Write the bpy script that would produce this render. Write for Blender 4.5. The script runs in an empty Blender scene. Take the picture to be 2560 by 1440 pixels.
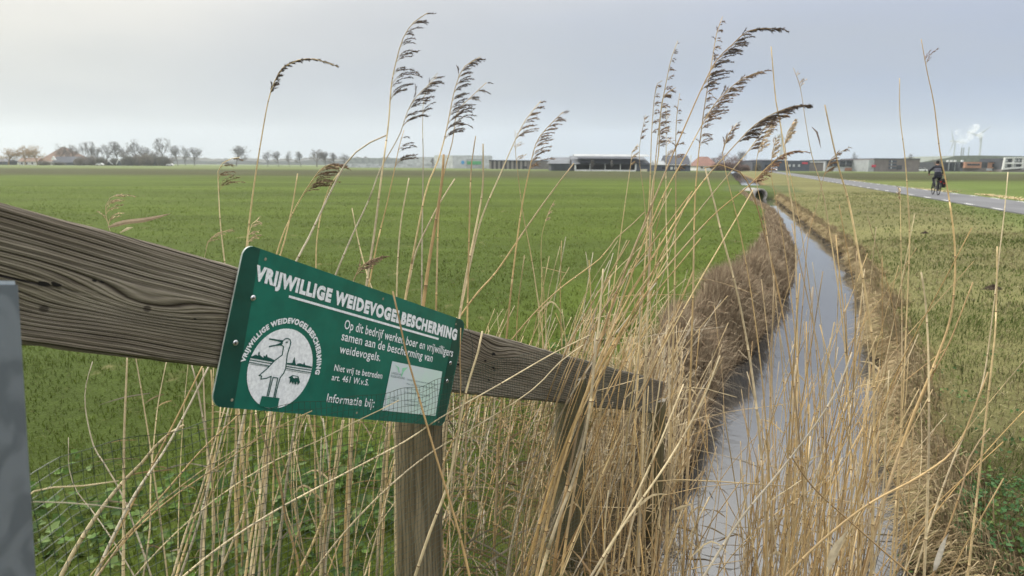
import bpy, math, random
import numpy as np
from mathutils import Vector, Matrix

# ------------------------------------------------------------------ camera, sky, sun, exposure
SC = bpy.context.scene
COL = SC.collection
F = 1775.0                      # focal length in pixels of a 2560 px wide frame
PITCH = math.radians(9.8)
ROLL = math.radians(0.32)
CAM = np.array([0.0, 0.0, 1.45])
fwd = np.array([0, math.cos(PITCH), -math.sin(PITCH)])
up0 = np.array([0, math.sin(PITCH), math.cos(PITCH)])
rt0 = np.array([1.0, 0, 0])
rt = rt0 * math.cos(ROLL) + up0 * math.sin(ROLL)
upv = -rt0 * math.sin(ROLL) + up0 * math.cos(ROLL)

cam = bpy.data.cameras.new('camera')
cam.sensor_width = 36.0
cam.lens = F / 2560 * 36
cam.clip_start = 0.05
cam.clip_end = 20000
cam.dof.use_dof = True
cam.dof.focus_distance = 1.75
cam.dof.aperture_fstop = 7.5
co = bpy.data.objects.new('camera', cam)
COL.objects.link(co)
m = Matrix.Identity(4)
for i in range(3):
    m[i][0], m[i][1], m[i][2], m[i][3] = rt[i], upv[i], -fwd[i], CAM[i]
co.matrix_world = m
SC.camera = co

SUN_AZ, SUN_EL = math.radians(-48), math.radians(40)       # azimuth from +Y towards +X
w = bpy.data.worlds.new('World')
SC.world = w
w.use_nodes = True
nt = w.node_tree
nt.nodes.clear()


class NX:
    """tiny node expression helper"""
    def __init__(s, t, sock): s.t, s.s = t, sock
    def _m(s, op, *o):
        n = s.t.nodes.new('ShaderNodeMath'); n.operation = op
        for i, v in enumerate((s,) + o):
            if isinstance(v, NX): s.t.links.new(v.s, n.inputs[i])
            else: n.inputs[i].default_value = v
        return NX(s.t, n.outputs[0])
    def __add__(s, o): return s._m('ADD', o)
    __radd__ = __add__
    def __mul__(s, o): return s._m('MULTIPLY', o)
    __rmul__ = __mul__
    def __sub__(s, o): return s._m('SUBTRACT', o)
    def __truediv__(s, o): return s._m('DIVIDE', o)
    def __neg__(s): return s * -1.0
    def sin(s): return s._m('SINE')
    def exp(s): return s._m('EXPONENT')
    def abs(s): return s._m('ABSOLUTE')
    def pow(s, p): return s._m('POWER', p)
    def mx(s, p): return s._m('MAXIMUM', p)
    def mn(s, p): return s._m('MINIMUM', p)
    def ss(s, a, b, lo=0.0, hi=1.0):
        n = s.t.nodes.new('ShaderNodeMapRange'); n.interpolation_type = 'SMOOTHSTEP'
        s.t.links.new(s.s, n.inputs[0])
        for k, v in zip((1, 2, 3, 4), (a, b, lo, hi)): n.inputs[k].default_value = v
        return NX(s.t, n.outputs[0])


def comb(t, x, y, z):
    n = t.nodes.new('ShaderNodeCombineXYZ')
    for i, v in enumerate((x, y, z)):
        if isinstance(v, NX): t.links.new(v.s, n.inputs[i])
        else: n.inputs[i].default_value = v
    return NX(t, n.outputs[0])


def noise(t, vec, scale=1.0, detail=3.0, rough=0.55, dist=0.0, out=0):
    n = t.nodes.new('ShaderNodeTexNoise')
    if vec is not None: t.links.new(vec.s, n.inputs['Vector'])
    n.inputs['Scale'].default_value = scale
    n.inputs['Detail'].default_value = detail
    n.inputs['Roughness'].default_value = rough
    n.inputs['Distortion'].default_value = dist
    return NX(t, n.outputs[out])


def mixc(t, f, a, b):
    n = t.nodes.new('ShaderNodeMix'); n.data_type = 'RGBA'
    ins = {'f': n.inputs[0], 'a': n.inputs[6], 'b': n.inputs[7]}
    for k, v in (('f', f), ('a', a), ('b', b)):
        if isinstance(v, NX): t.links.new(v.s, ins[k])
        elif k == 'f': ins[k].default_value = v
        else: ins[k].default_value = (*v[:3], 1)
    return NX(t, n.outputs[2])


def sep(t, sock):
    n = t.nodes.new('ShaderNodeSeparateXYZ'); t.links.new(sock, n.inputs[0])
    return [NX(t, n.outputs[i]) for i in range(3)]


def lin(r, g, b):
    f = lambda c: (c / 255 / 12.92) if c / 255 <= .04045 else ((c / 255 + .055) / 1.055) ** 2.4
    return (f(r), f(g), f(b))


tc = nt.nodes.new('ShaderNodeTexCoord')
dx, dy, dz = sep(nt, tc.outputs['Generated'])
az = dx / (dy.abs() + dz.abs() * 0.6 + 0.25)                     # left / right over the field
streak = noise(nt, comb(nt, dx * 2.2, dy * 2.2, dz * 9.0), 1.5, 4, 0.55)
streak2 = noise(nt, comb(nt, dx * 1.2, dy * 1.2, dz * 4.0), 1.1, 2, 0.5)
a1 = (az + (streak2 - 0.5) * 0.5).ss(-0.75, 0.62)
low = mixc(nt, a1, lin(200, 203, 201), lin(160, 177, 206))       # just over the horizon
mid = mixc(nt, a1, lin(198, 199, 196), lin(153, 167, 196))
high = mixc(nt, a1, lin(248, 242, 228), lin(178, 185, 204))
zz = dz + (streak - 0.5) * 0.16
c1 = mixc(nt, zz.ss(0.0, 0.11), low, mid)
c2 = mixc(nt, zz.ss(0.08, 0.25), c1, high)
c3 = mixc(nt, (streak * .5 + streak2 * .5).ss(0.42, 0.66, 0.0, 0.45), c2, lin(158, 166, 178))
c3 = mixc(nt, dz.ss(0.24, 0.45), c3, lin(222, 221, 219))
bg = nt.nodes.new('ShaderNodeBackground')
nt.links.new(c3.s, bg.inputs[0])
gain = 0.77 + dz.ss(0.16, 0.75) * 1.5 + (dy * -1.0).ss(0.1, 0.9) * 0.25      # an overcast sky is brightest overhead
nt.links.new(gain.s, bg.inputs[1])
sky = nt.nodes.new('ShaderNodeTexSky'); sky.sky_type = 'NISHITA'; sky.sun_disc = False
sky.sun_elevation = SUN_EL; sky.sun_rotation = SUN_AZ; sky.air_density = 1.5; sky.dust_density = 4
bs = nt.nodes.new('ShaderNodeBackground'); bs.inputs[1].default_value = 0.08
nt.links.new(sky.outputs[0], bs.inputs[0])
mx = nt.nodes.new('ShaderNodeMixShader'); mx.inputs[0].default_value = 0.05
nt.links.new(bg.outputs[0], mx.inputs[1]); nt.links.new(bs.outputs[0], mx.inputs[2])
wo = nt.nodes.new('ShaderNodeOutputWorld'); nt.links.new(mx.outputs[0], wo.inputs[0])

sun = bpy.data.lights.new('sun', 'SUN'); sun.energy = 2.3; sun.angle = math.radians(10); sun.color = (1, .95, .87)
so = bpy.data.objects.new('sun', sun); COL.objects.link(so)
sd = Vector((math.sin(SUN_AZ) * math.cos(SUN_EL), math.cos(SUN_AZ) * math.cos(SUN_EL), math.sin(SUN_EL)))
so.rotation_euler = sd.to_track_quat('Z', 'Y').to_euler()
so.location = (-20, 20, 30)

vs = SC.view_settings
vs.view_transform = 'Standard'; vs.look = 'None'; vs.exposure = 0.5; vs.gamma = 1.0; vs.use_curve_mapping = False
SC.cycles.max_bounces = 6
SC.cycles.transparent_max_bounces = 12
SC.cycles.use_denoising = True

rng = np.random.default_rng(7)
random.seed(7)


# ------------------------------------------------------------------ geometry helpers
def ray(px, py):
    return fwd + rt * ((px - 1280) / F) - upv * ((py - 720) / F)

def P(px, py, d):                       # the place seen at a pixel, d metres along the optical axis
    return CAM + ray(px, py) * d

def G(px, py, z=0.0):                   # ... on a level plane
    r = ray(px, py); return CAM + r * ((z - CAM[2]) / r[2])

def Y(px, py, y):                       # ... on an upright plane y metres ahead
    r = ray(px, py); return CAM + r * (y / r[1])

def PL(px, py, p0, n):                  # ... on any plane
    r = ray(px, py); return CAM + r * (np.dot(p0 - CAM, n) / np.dot(r, n))

def nrm(v): return v / max(np.linalg.norm(v), 1e-12)


class MB:
    def __init__(s): s.v, s.f, s.c, s.n = [], [], [], 0
    def add(s, v, f, c=None):
        v = np.asarray(v, float)
        s.v.append(v); s.f += [tuple(i + s.n for i in q) for q in f]
        if c is None: c = np.tile((1, 1, 1), (len(v), 1))
        c = np.asarray(c, float)
        if c.ndim == 1: c = np.tile(c, (len(v), 1))
        s.c.append(c); s.n += len(v)
        return s
    def box(s, lo, hi, c=None):
        x0, y0, z0 = lo; x1, y1, z1 = hi
        v = [(x0,y0,z0),(x1,y0,z0),(x1,y1,z0),(x0,y1,z0),(x0,y0,z1),(x1,y0,z1),(x1,y1,z1),(x0,y1,z1)]
        return s.add(v, [(0,3,2,1),(4,5,6,7),(0,1,5,4),(1,2,6,5),(2,3,7,6),(3,0,4,7)], c)
    def prism(s, poly, d, c=None):      # poly: N x 3 planar, extruded by vector d
        p = np.asarray(poly, float); n = len(p); q = p + np.asarray(d, float)
        f = [tuple(range(n)), tuple(range(2*n-1, n-1, -1))] + [(i, (i+1) % n, n+(i+1) % n, n+i)[::-1] for i in range(n)]
        return s.add(np.vstack([p, q]), f, c)
    def tube(s, pts, r, sides=5, c=None, cap=True):
        pts = np.asarray(pts, float); n = len(pts)
        r = np.broadcast_to(np.asarray(r, float), (n,))
        t = np.gradient(pts, axis=0); t /= np.maximum(np.linalg.norm(t, axis=1, keepdims=True), 1e-9)
        ref = np.array([0, 1.0, 0.13]) if abs(t[0][1]) < .8 else np.array([1.0, 0, 0.1])
        a = np.cross(t, ref); a /= np.maximum(np.linalg.norm(a, axis=1, keepdims=True), 1e-9)
        b = np.cross(t, a)
        th = np.arange(sides) / sides * 2 * math.pi
        v = pts[:, None, :] + r[:, None, None] * (a[:, None, :] * np.cos(th)[None, :, None] + b[:, None, :] * np.sin(th)[None, :, None])
        v = v.reshape(-1, 3)
        f = []
        for i in range(n - 1):
            for k in range(sides):
                k2 = (k + 1) % sides
                f.append((i*sides+k, i*sides+k2, (i+1)*sides+k2, (i+1)*sides+k))
        if cap: f += [tuple(range(sides))[::-1], tuple((n-1)*sides+k for k in range(sides))]
        if c is not None:
            c = np.asarray(c, float)
            if c.ndim == 2: c = np.repeat(c, sides, axis=0)
        return s.add(v, f, c)
    def lathe(s, prof, sides=24, origin=(0,0,0), c=None):
        o = np.asarray(origin, float); v, f = [], []
        for r_, z_ in prof:
            for k in range(sides):
                a = k / sides * 2 * math.pi; v.append(o + (r_*math.cos(a), r_*math.sin(a), z_))
        for i in range(len(prof) - 1):
            for k in range(sides):
                k2 = (k+1) % sides; f.append((i*sides+k, i*sides+k2, (i+1)*sides+k2, (i+1)*sides+k))
        f += [tuple(range(sides))[::-1], tuple((len(prof)-1)*sides+k for k in range(sides))]
        return s.add(v, f, c)
    def build(s, name, mat, parent=None, smooth=False):
        V = np.vstack(s.v)
        return mesh_obj(name, V, s.f, mat, parent, np.vstack(s.c), smooth)


def mesh_obj(name, V, Fc, mat, parent=None, C=None, smooth=False, origin=None):
    V = np.asarray(V, float)
    if parent is not None: V = V - np.array(parent.matrix_world.translation if parent.parent is None else world_loc(parent))
    elif origin is not None: V = V - np.asarray(origin, float)
    me = bpy.data.meshes.new(name)
    if isinstance(Fc, np.ndarray):
        k = Fc.shape[1]
        me.vertices.add(len(V)); me.vertices.foreach_set('co', V.ravel().astype(np.float32))
        me.loops.add(Fc.size); me.loops.foreach_set('vertex_index', Fc.ravel().astype(np.int32))
        me.polygons.add(len(Fc)); me.polygons.foreach_set('loop_start', np.arange(0, Fc.size, k, dtype=np.int32))
        me.update(calc_edges=True)
    else:
        me.from_pydata(V.tolist(), [], Fc)
    if C is not None:
        at = me.color_attributes.new('col', 'FLOAT_COLOR', 'POINT')
        cc = np.ones((len(V), 4), np.float32); cc[:, :3] = C
        at.data.foreach_set('color', cc.ravel())
    if smooth: me.polygons.foreach_set('use_smooth', np.ones(len(me.polygons), bool))
    for mm in (mat if isinstance(mat, (list, tuple)) else [mat]): me.materials.append(mm)
    me.update()
    o = bpy.data.objects.new(name, me); COL.objects.link(o)
    if parent is not None: o.parent = parent
    elif origin is not None: o.location = origin
    return o


def world_loc(o):
    p = np.array(o.location)
    while o.parent is not None:
        o = o.parent; p = p + np.array(o.location)
    return p


def tag(o, label=None, cat=None, group=None, kind=None):
    if label: o['label'] = label
    if cat: o['category'] = cat
    if group: o['group'] = group
    if kind: o['kind'] = kind
    return o


def thing(name, loc, label, cat, group=None):
    o = bpy.data.objects.new(name, None); COL.objects.link(o)
    o.location = [float(v) for v in loc]; o.empty_display_size = .1
    o.matrix_world = Matrix.Translation(Vector([float(v) for v in loc]))
    return tag(o, label, cat, group)


def copy_tree(root):
    r = root.copy(); COL.objects.link(r)
    for ch in list(root.children):
        c = ch.copy(); COL.objects.link(c); c.parent = r
    return r


def blades(x, y, z, h, wd, col, lean=0.35, ldir=None, droop=0.3, seed=1):
    """many bent grass blades as one vertex cloud; arrays in, (V, F, C) out"""
    g = np.random.default_rng(seed); n = len(x)
    a = g.uniform(0, 2*math.pi, n); wx, wy = np.cos(a) * wd / 2, np.sin(a) * wd / 2
    b = g.uniform(0, 2*math.pi, n) if ldir is None else ldir + g.normal(0, .6, n)
    l = np.abs(g.normal(0, 1, n)) * lean * h
    ex, ey = np.cos(b) * l, np.sin(b) * l
    V = np.zeros((n, 5, 3))
    V[:, 0] = np.stack([x - wx, y - wy, z], 1); V[:, 1] = np.stack([x + wx, y + wy, z], 1)
    V[:, 2] = np.stack([x + ex*.4 + wx*.8, y + ey*.4 + wy*.8, z + h*.6], 1)
    V[:, 3] = np.stack([x + ex*.4 - wx*.8, y + ey*.4 - wy*.8, z + h*.6], 1)
    V[:, 4] = np.stack([x + ex, y + ey, z + h * (1 - droop * np.minimum(l / np.maximum(h, 1e-4), 1.5))], 1)
    i = np.arange(n)[:, None] * 5
    T = np.concatenate([i + [0, 1, 2], i + [0, 2, 3], i + [3, 2, 4]], 0)
    C = np.repeat(col[:, None, :], 5, axis=1)
    return V.reshape(-1, 3), T, C.reshape(-1, 3)


# ------------------------------------------------------------------ materials
def newmat(name, rough=0.7, spec=0.3):
    mt = bpy.data.materials.new(name); mt.use_nodes = True
    t = mt.node_tree; b = t.nodes['Principled BSDF']
    b.inputs['Roughness'].default_value = rough
    b.inputs['Specular IOR Level'].default_value = spec
    return mt, t, b

def objc(t):
    n = t.nodes.new('ShaderNodeTexCoord'); return NX(t, n.outputs['Object'])

def scaled(t, v, sx, sy, sz):
    x, y, z = sep(t, v.s); return comb(t, x * sx, y * sy, z * sz)

def bump(t, b, h, strength=0.3, dist=0.01):
    n = t.nodes.new('ShaderNodeBump'); n.inputs['Strength'].default_value = strength
    n.inputs['Distance'].default_value = dist
    t.links.new(h.s, n.inputs['Height']); t.links.new(n.outputs[0], b.inputs['Normal'])

def plain(name, c, rough=0.6, var=0.25, scale=3.0, spec=0.3, metal=0.0, bmp=0.0, stretch=(1, 1, 1), c2=None):
    mt, t, b = newmat(name, rough, spec)
    v = scaled(t, objc(t), *stretch)
    n = noise(t, v, scale, 4, .6)
    c2 = c2 or tuple(k * (1 - var) for k in c)
    hi = tuple(min(k * (1 + var*.5), .9) for k in c)
    t.links.new(mixc(t, n.ss(.3, .7), c2, hi).s, b.inputs['Base Color'])
    b.inputs['Metallic'].default_value = metal
    if bmp: bump(t, b, n, bmp, .01)
    return mt

def vcol(name, rough=0.7, spec=0.2, var=0.0, scale=40, trans=0.0, upn=0.0):
    mt, t, b = newmat(name, rough, spec)
    a = t.nodes.new('ShaderNodeAttribute'); a.attribute_name = 'col'
    c = NX(t, a.outputs['Color'])
    if var:
        n = noise(t, objc(t), scale, 3)
        c = mixc(t, n.ss(.3, .75, 0, var), c, (.12, .08, .04))
    t.links.new(c.s, b.inputs['Base Color'])
    if upn:                                            # soft turf shading: thin blades share the lie of the sward
        ge = t.nodes.new('ShaderNodeNewGeometry'); va = t.nodes.new('ShaderNodeVectorMath'); va.operation = 'ADD'
        vs1 = t.nodes.new('ShaderNodeVectorMath'); vs1.operation = 'SCALE'; t.links.new(ge.outputs['Normal'], vs1.inputs[0]); vs1.inputs['Scale'].default_value = 1 - upn
        t.links.new(vs1.outputs[0], va.inputs[0]); va.inputs[1].default_value = (0, 0, upn)
        vn = t.nodes.new('ShaderNodeVectorMath'); vn.operation = 'NORMALIZE'; t.links.new(va.outputs[0], vn.inputs[0]); t.links.new(vn.outputs[0], b.inputs['Normal'])
    if trans:
        tr = t.nodes.new('ShaderNodeBsdfTranslucent'); t.links.new(c.s, tr.inputs[0])
        mxs = t.nodes.new('ShaderNodeMixShader'); mxs.inputs[0].default_value = trans
        t.links.new(b.outputs[0], mxs.inputs[1]); t.links.new(tr.outputs[0], mxs.inputs[2])
        t.links.new(mxs.outputs[0], t.nodes['Material Output'].inputs['Surface'])
    return mt

M_reed = vcol('reed_straw', .55, .3, .35, 60)
M_plume = vcol('reed_plume', .8, .1)
M_grass = vcol('grass_blade', .75, .08, upn=.9, trans=.22)
M_leaf = vcol('weed_leaf', .75, .12, trans=.15)
M_twig = vcol('twig', .85, .1)

# ------------------------------------------------------------------ ground, ditch, water, road
WZ = -0.45
rows = [(1440,1640,2260),(1250,1690,2240),(1060,1745,2215),(880,1880,2185),(720,1972,2145),(640,1985,2105),(560,1957,2015),(505,1902,1925),
        (462,1852,1900),(447,1838,1872),(436,1832,1846)]
LW = np.array([G(l, py, WZ)[:2] for py, l, r in rows]); RW = np.array([G(r, py, WZ)[:2] for py, l, r in rows])
yk = (LW[:, 1] + RW[:, 1]) / 2
ck = (LW[:, 0] + RW[:, 0]) / 2
hk = np.minimum((RW[:, 0] - LW[:, 0]) / 2, 1.1)
hk[7:] = (.75, 1.0, 1.1, 1.1)
yy_ = np.concatenate([[-3000, -5, 1.0], yk, [yk[-1] + 400, 6000]])
cc_ = np.concatenate([[ck[0], ck[0], ck[0]], ck, [ck[-1] + 400 * .30, ck[-1] + 400 * .30 + 5000 * .3]])
hh_ = np.concatenate([[hk[0]] * 3, hk, [1.1, 1.1]])

def cx(y): return np.interp(y, yy_, cc_)
def hw(y): return np.interp(y, yy_, hh_)
def sstep(a, b, x):
    t = np.clip((x - a) / (b - a), 0, 1); return t * t * (3 - 2 * t)
def wob(x, y):
    return (np.sin(x*1.7+y*.9) + np.sin(x*.6-y*2.1+1) + np.sin(x*3.3+y*2.7+2)*.6 + np.sin(x*6.1-y*5.3)*.4) / 3

def zone(x, y):
    x = np.asarray(x, float); y = np.asarray(y, float)
    u = x - cx(y); h = hw(y) + 0.06 * np.sin(y * 2.3) + .04 * np.sin(y * 5.1 + 1)
    return u, -u - h, u - h           # offset, metres left of the water, metres right of the water

def terr(x, y):
    u, tl, tr = zone(x, y)
    zl = WZ - .12 + .12 * sstep(-.15, 0, tl) + (-WZ) * sstep(-.02, .5, tl)
    zr = np.interp(tr, [-.2, 0, .12, .5, 1.2, 2.8, 5], [WZ - .15, WZ - .02, -.27, -.2, -.1, 0, 0])
    zin = np.full_like(u, WZ - .45)
    z = np.where(tl > -.15, zl, np.where(tr > -.15, zr, zin))
    z = np.where((tl <= -.15) & (tr <= -.15), np.maximum(WZ - .45, WZ - .1 - np.minimum(-tl - .1, -tr - .1) * 1.2), z)
    dam = sstep(42, 43.2, y) * (1 - sstep(57, 60, y)) + (1 - sstep(.8, 1.6, y)) + sstep(380, 400, y)
    z = z * (1 - np.clip(dam, 0, 1))
    near = np.exp(-np.hypot(x, y - 6) / 14) * sstep(.5, 1.2, np.maximum(tl, tr))
    return z + .045 * wob(x, y) * near

def nonuni(lo, hi, step, far, n=34):
    a = np.arange(lo, hi + 1e-6, step)
    r = [hi]; l = [lo]; s = step
    while r[-1] < far: s *= 1.22; r.append(r[-1] + s)
    s = step
    while l[-1] > -far: s *= 1.22; l.append(l[-1] - s)
    return np.concatenate([l[:0:-1], a, r[1:]])

gu = nonuni(-2.6, 4.6, .1, 2300)
gy = nonuni(-1.0, 20.0, .15, 2100)
gy = gy[gy > -60]
# a few extra rows where the dam is
gy = np.unique(np.concatenate([gy, np.arange(38, 64, .5)]))
U, YY = np.meshgrid(gu, gy)
XX = U + cx(YY)
ZZ = terr(XX, YY)
# ground colour follows what grows there, with shade between near blades painted in
def gcol(x, y, z):
    u, tl, tr = zone(x, y)
    n = x.shape
    C = np.zeros(n + (3,)); C[:] = (.066, .094, .014)
    def put(mask, c):
        m_ = np.clip(mask, 0, 1)[..., None]; C[:] = C * (1 - m_) + np.array(c) * m_
    band = sstep(68, 98, y + x*.02 + 4*np.sin(x*.05)) * (1 - sstep(170, 225, y))
    put(band * .95, (.052, .054, .022))
    put(sstep(185, 215, y), (.11, .135, .05))
    put(sstep(2, 3, tl) * (1 - sstep(9, 16, y)) * .4, (.03, .045, .012))  # near ground darkened in colour like the shade between grass blades
    verge = sstep(0, .3, tr) * (1 - sstep(60, 90, y) * sstep(8, 12, tr))
    put(verge * np.where(tr < 4.5 + .17 * y, 1, .2), (.14, .135, .055))
    put(verge * sstep(1.8, 3.6, tr - .1 * y) * (1 - sstep(70, 90, y)) * .65, (.1, .14, .035))
    put(sstep(0, .1, tl) * (1 - sstep(.4, .8, tl)) * (1 - sstep(18, 40, y)) * .9, (.17, .12, .065))
    put(sstep(0, .1, tr) * (1 - sstep(.2, .55, tr)), (.17, .12, .06))
    put(1 - sstep(WZ + .06, WZ + .2, z), (.035, .028, .02))
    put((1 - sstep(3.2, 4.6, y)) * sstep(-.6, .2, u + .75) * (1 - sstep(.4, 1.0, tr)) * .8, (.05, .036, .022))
    put(sstep(42, 43, y) * (1 - sstep(58, 60, y)) * (1 - sstep(2, 3, np.abs(u))) * .7, (.07, .09, .035))
    return C
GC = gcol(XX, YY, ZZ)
ny, nx_ = XX.shape
idx = np.arange(ny * nx_).reshape(ny, nx_)
Q = np.stack([idx[:-1, :-1], idx[:-1, 1:], idx[1:, 1:], idx[1:, :-1]], -1).reshape(-1, 4)

mt, t, b = newmat('ground', .95, .1)
a = t.nodes.new('ShaderNodeAttribute'); a.attribute_name = 'col'
base = NX(t, a.outputs['Color'])
ob = objc(t)
n1 = noise(t, ob, .35, 5, .6)
n2 = noise(t, ob, 5.0, 4, .65)
n3 = noise(t, ob, 38.0, 3, .65)
n4 = noise(t, scaled(t, ob, .03, .16, 1), 1.0, 5, .6)
k = (n1 - .5) * .6 + (n2 - .5) * .5 + (n3 - .5) * .7 + (n4 - .5) * 1.5 + 1.0
vm = t.nodes.new('ShaderNodeVectorMath'); vm.operation = 'SCALE'
t.links.new(base.s, vm.inputs[0]); t.links.new(k.mx(.25).s, vm.inputs['Scale'])
c = NX(t, vm.outputs[0])
n5 = noise(t, scaled(t, ob, 1, .6, 1), 2.3, 4, .7)
c = mixc(t, n5.ss(.60, .74, 0, .45) , c, (.24, .2, .1))
n6 = noise(t, ob, 1.1, 3, .6)
c = mixc(t, n6.ss(.64, .75, 0, .3), c, (.05, .045, .025))
t.links.new(c.s, b.inputs['Base Color'])
bump(t, b, n3 + n2 * .8, .8, .03)
M_ground = mt
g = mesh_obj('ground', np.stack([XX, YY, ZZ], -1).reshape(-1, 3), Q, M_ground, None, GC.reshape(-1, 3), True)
tag(g, kind='structure')

mt, t, b = newmat('water', .03, .5)
b.inputs['Base Color'].default_value = (.055, .056, .056, 1)
b.inputs['IOR'].default_value = 2.4
ob = objc(t)
bump(t, b, noise(t, scaled(t, ob, 1, .5, 1), 3.0, 3, .5), .012, .02)
wy = np.concatenate([np.arange(.9, 42.2, .6), [42.6]])
wy2 = np.concatenate([np.arange(57.5, 390, 6)])
mb = MB()
for arr in (wy, wy2):
    v = []
    for y_ in arr:
        h_ = float(hw(y_)) + .35; c_ = float(cx(y_)); v += [(c_ - h_, y_, WZ), (c_ + h_, y_, WZ)]
    mb.add(v, [(2*i, 2*i+1, 2*i+3, 2*i+2) for i in range(len(arr) - 1)])
tag(mb.build('water', mt), kind='structure')

# road
RA, RB = G(2560, 537)[:2], G(2010, 444.5)[:2]
rd = nrm(np.array([*(RB - RA), 0]))[:2]; rn = np.array([rd[1], -rd[0]])          # rn points to the far (right) side
RWID = 3.1
mt, t, b = newmat('asphalt', .85, .3)
ob = objc(t)
nn = noise(t, ob, 55, 3, .7); nb = noise(t, scaled(t, ob, 1, .25, 1), .8, 4, .6)
c = mixc(t, nb.ss(.3, .7), (.105, .107, .112), (.15, .152, .158))
c = mixc(t, nn.ss(.35, .7, 0, .5), c, (.1, .1, .105))
t.links.new(c.s, b.inputs['Base Color']); bump(t, b, nn, .4, .01)
mb = MB()
for (o0, o1, z0, z1) in ((0, RWID, 0, .035),):
    p0 = RA - rd * 25; L = 480
    q = [p0 + rn * o0, p0 + rn * o1, p0 + rn * o1 + rd * L, p0 + rn * o0 + rd * L]
    mb.prism([(a_[0], a_[1], z0 - .05) for a_ in q], (0, 0, z1 - z0 + .05))
tag(mb.build('road', mt), kind='structure')
M_paint = plain('road_paint', (.62, .62, .6), .7, .35, 9)
mb = MB()
base_s = np.dot(G(2498, 524.5)[:2] - RA, rd)
for side in (.12, RWID - .12):
    for i in range(-8, 46):
        s0 = base_s + i * 3.3 - .55
        q0 = RA + rd * s0 + rn * side
        q = [q0 - rn*.055, q0 + rn*.055, q0 + rn*.055 + rd*1.1, q0 - rn*.055 + rd*1.1]
        mb.prism([(a_[0], a_[1], .037) for a_ in q], (0, 0, .003))
tag(mb.build('road_marking', M_paint), kind='structure')

# ------------------------------------------------------------------ grass, weeds, dry bank growth (uncountable)
def wedge(y0, y1, dens, xl, xr, sd):
    g_ = np.random.default_rng(sd)
    w_ = lambda y: (xr - xl)
    n = int(dens * (y1 - y0) * (xr - xl) * (y1 + y0) / 2)
    y = np.sqrt(g_.uniform(y0 ** 2, y1 ** 2, n)); x = y * g_.uniform(xl, xr, n)
    return x, y
def jitcol(n, cols, wts, sd, j=.25):
    g_ = np.random.default_rng(sd)
    k = g_.choice(len(cols), n, p=np.array(wts) / sum(wts))
    return np.array(cols)[k] * g_.uniform(1 - j, 1 + j, (n, 1))

VV, TT, CC, off = [], [], [], 0
def push(V, T, C):
    global off
    VV.append(V); TT.append(T + off); CC.append(C); off += len(V)
def flush(name, mat, label=None):
    global VV, TT, CC, off
    o = mesh_obj(name, np.vstack(VV), np.vstack(TT), mat, None, np.vstack(CC))
    VV, TT, CC, off = [], [], [], 0
    tag(o, label, None, None, 'stuff'); return o

for i, (y0, y1, dn, h_, w_) in enumerate([(1.9, 3.6, 3600, .042, .0035), (3.6, 6.5, 1700, .036, .005), (6.5, 12, 480, .034, .008), (12, 24, 90, .035, .014), (24, 45, 15, .035, .025)]):
    x, y = wedge(y0, y1, dn, -.78, .62, 50 + i)
    u, tl, tr = zone(x, y)
    g_ = np.random.default_rng(i)
    keep = (tl > .3 + g_.uniform(0, .5, len(x))) & (wob(x*3, y*3) + g_.uniform(-1.2, 1, len(x)) > -.9)
    x, y = x[keep], y[keep]; n = len(x)
    col = jitcol(n, [(.095, .145, .013), (.13, .18, .022), (.082, .125, .012), (.27, .22, .1), (.15, .18, .04)], [5, 4, 3, .9, 2], i)
    patch = .82 + .32 * wob(x * 1.1, y * .7)[:, None]
    hh = h_ * g_.uniform(.5, 1.4, n) * (1 + .35 * wob(x*2, y*2))
    push(*blades(x, y, terr(x, y) - .004, hh, w_ * g_.uniform(.7, 1.3, n), col * patch * .76, .9, None, .35, i))
flush('grass', M_grass, 'short green grass of the flat meadow')

for i, (y0, y1, dn, h_, w_) in enumerate([(1.9, 4, 3600, .055, .0033), (4, 8, 1400, .055, .005), (8, 16, 420, .055, .009), (16, 42, 50, .05, .02)]):
    x, y = wedge(y0, y1, dn, .15, .8, 80 + i)
    u, tl, tr = zone(x, y)
    q = np.stack([x, y], 1) - RA; sroad = q @ rn
    g_ = np.random.default_rng(20 + i)
    keep = (tr > .05) & (sroad < -.05)
    x, y, tr, sroad = x[keep], y[keep], tr[keep], sroad[keep]; n = len(x)
    dry = np.clip(.34 + .9 * wob(x*.9, y*.7) - .45 * sstep(-3, -.5, sroad) - .3 * (y < 3.2), .08, .95)
    A = jitcol(n, [(.36, .31, .16), (.28, .245, .12), (.44, .39, .23), (.2, .2, .08)], [4, 3, 2, 3], i)
    B = jitcol(n, [(.095, .145, .028), (.13, .175, .04), (.08, .125, .022)], [4, 3, 3], i + 9)
    pick = (g_.uniform(0, 1, n) < dry)[:, None]
    hh = h_ * g_.uniform(.5, 1.5, n) * (1 + .4 * wob(x*2.5, y*2.2))
    push(*blades(x, y, terr(x, y) - .005, hh, w_ * g_.uniform(.7, 1.3, n), np.where(pick, A, B) * .78, .9, -1.9 + .8 * wob(x, y), .45, 30 + i))
flush('verge_grass', M_grass, 'mixed green and yellowed grass of the road verge')

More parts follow.
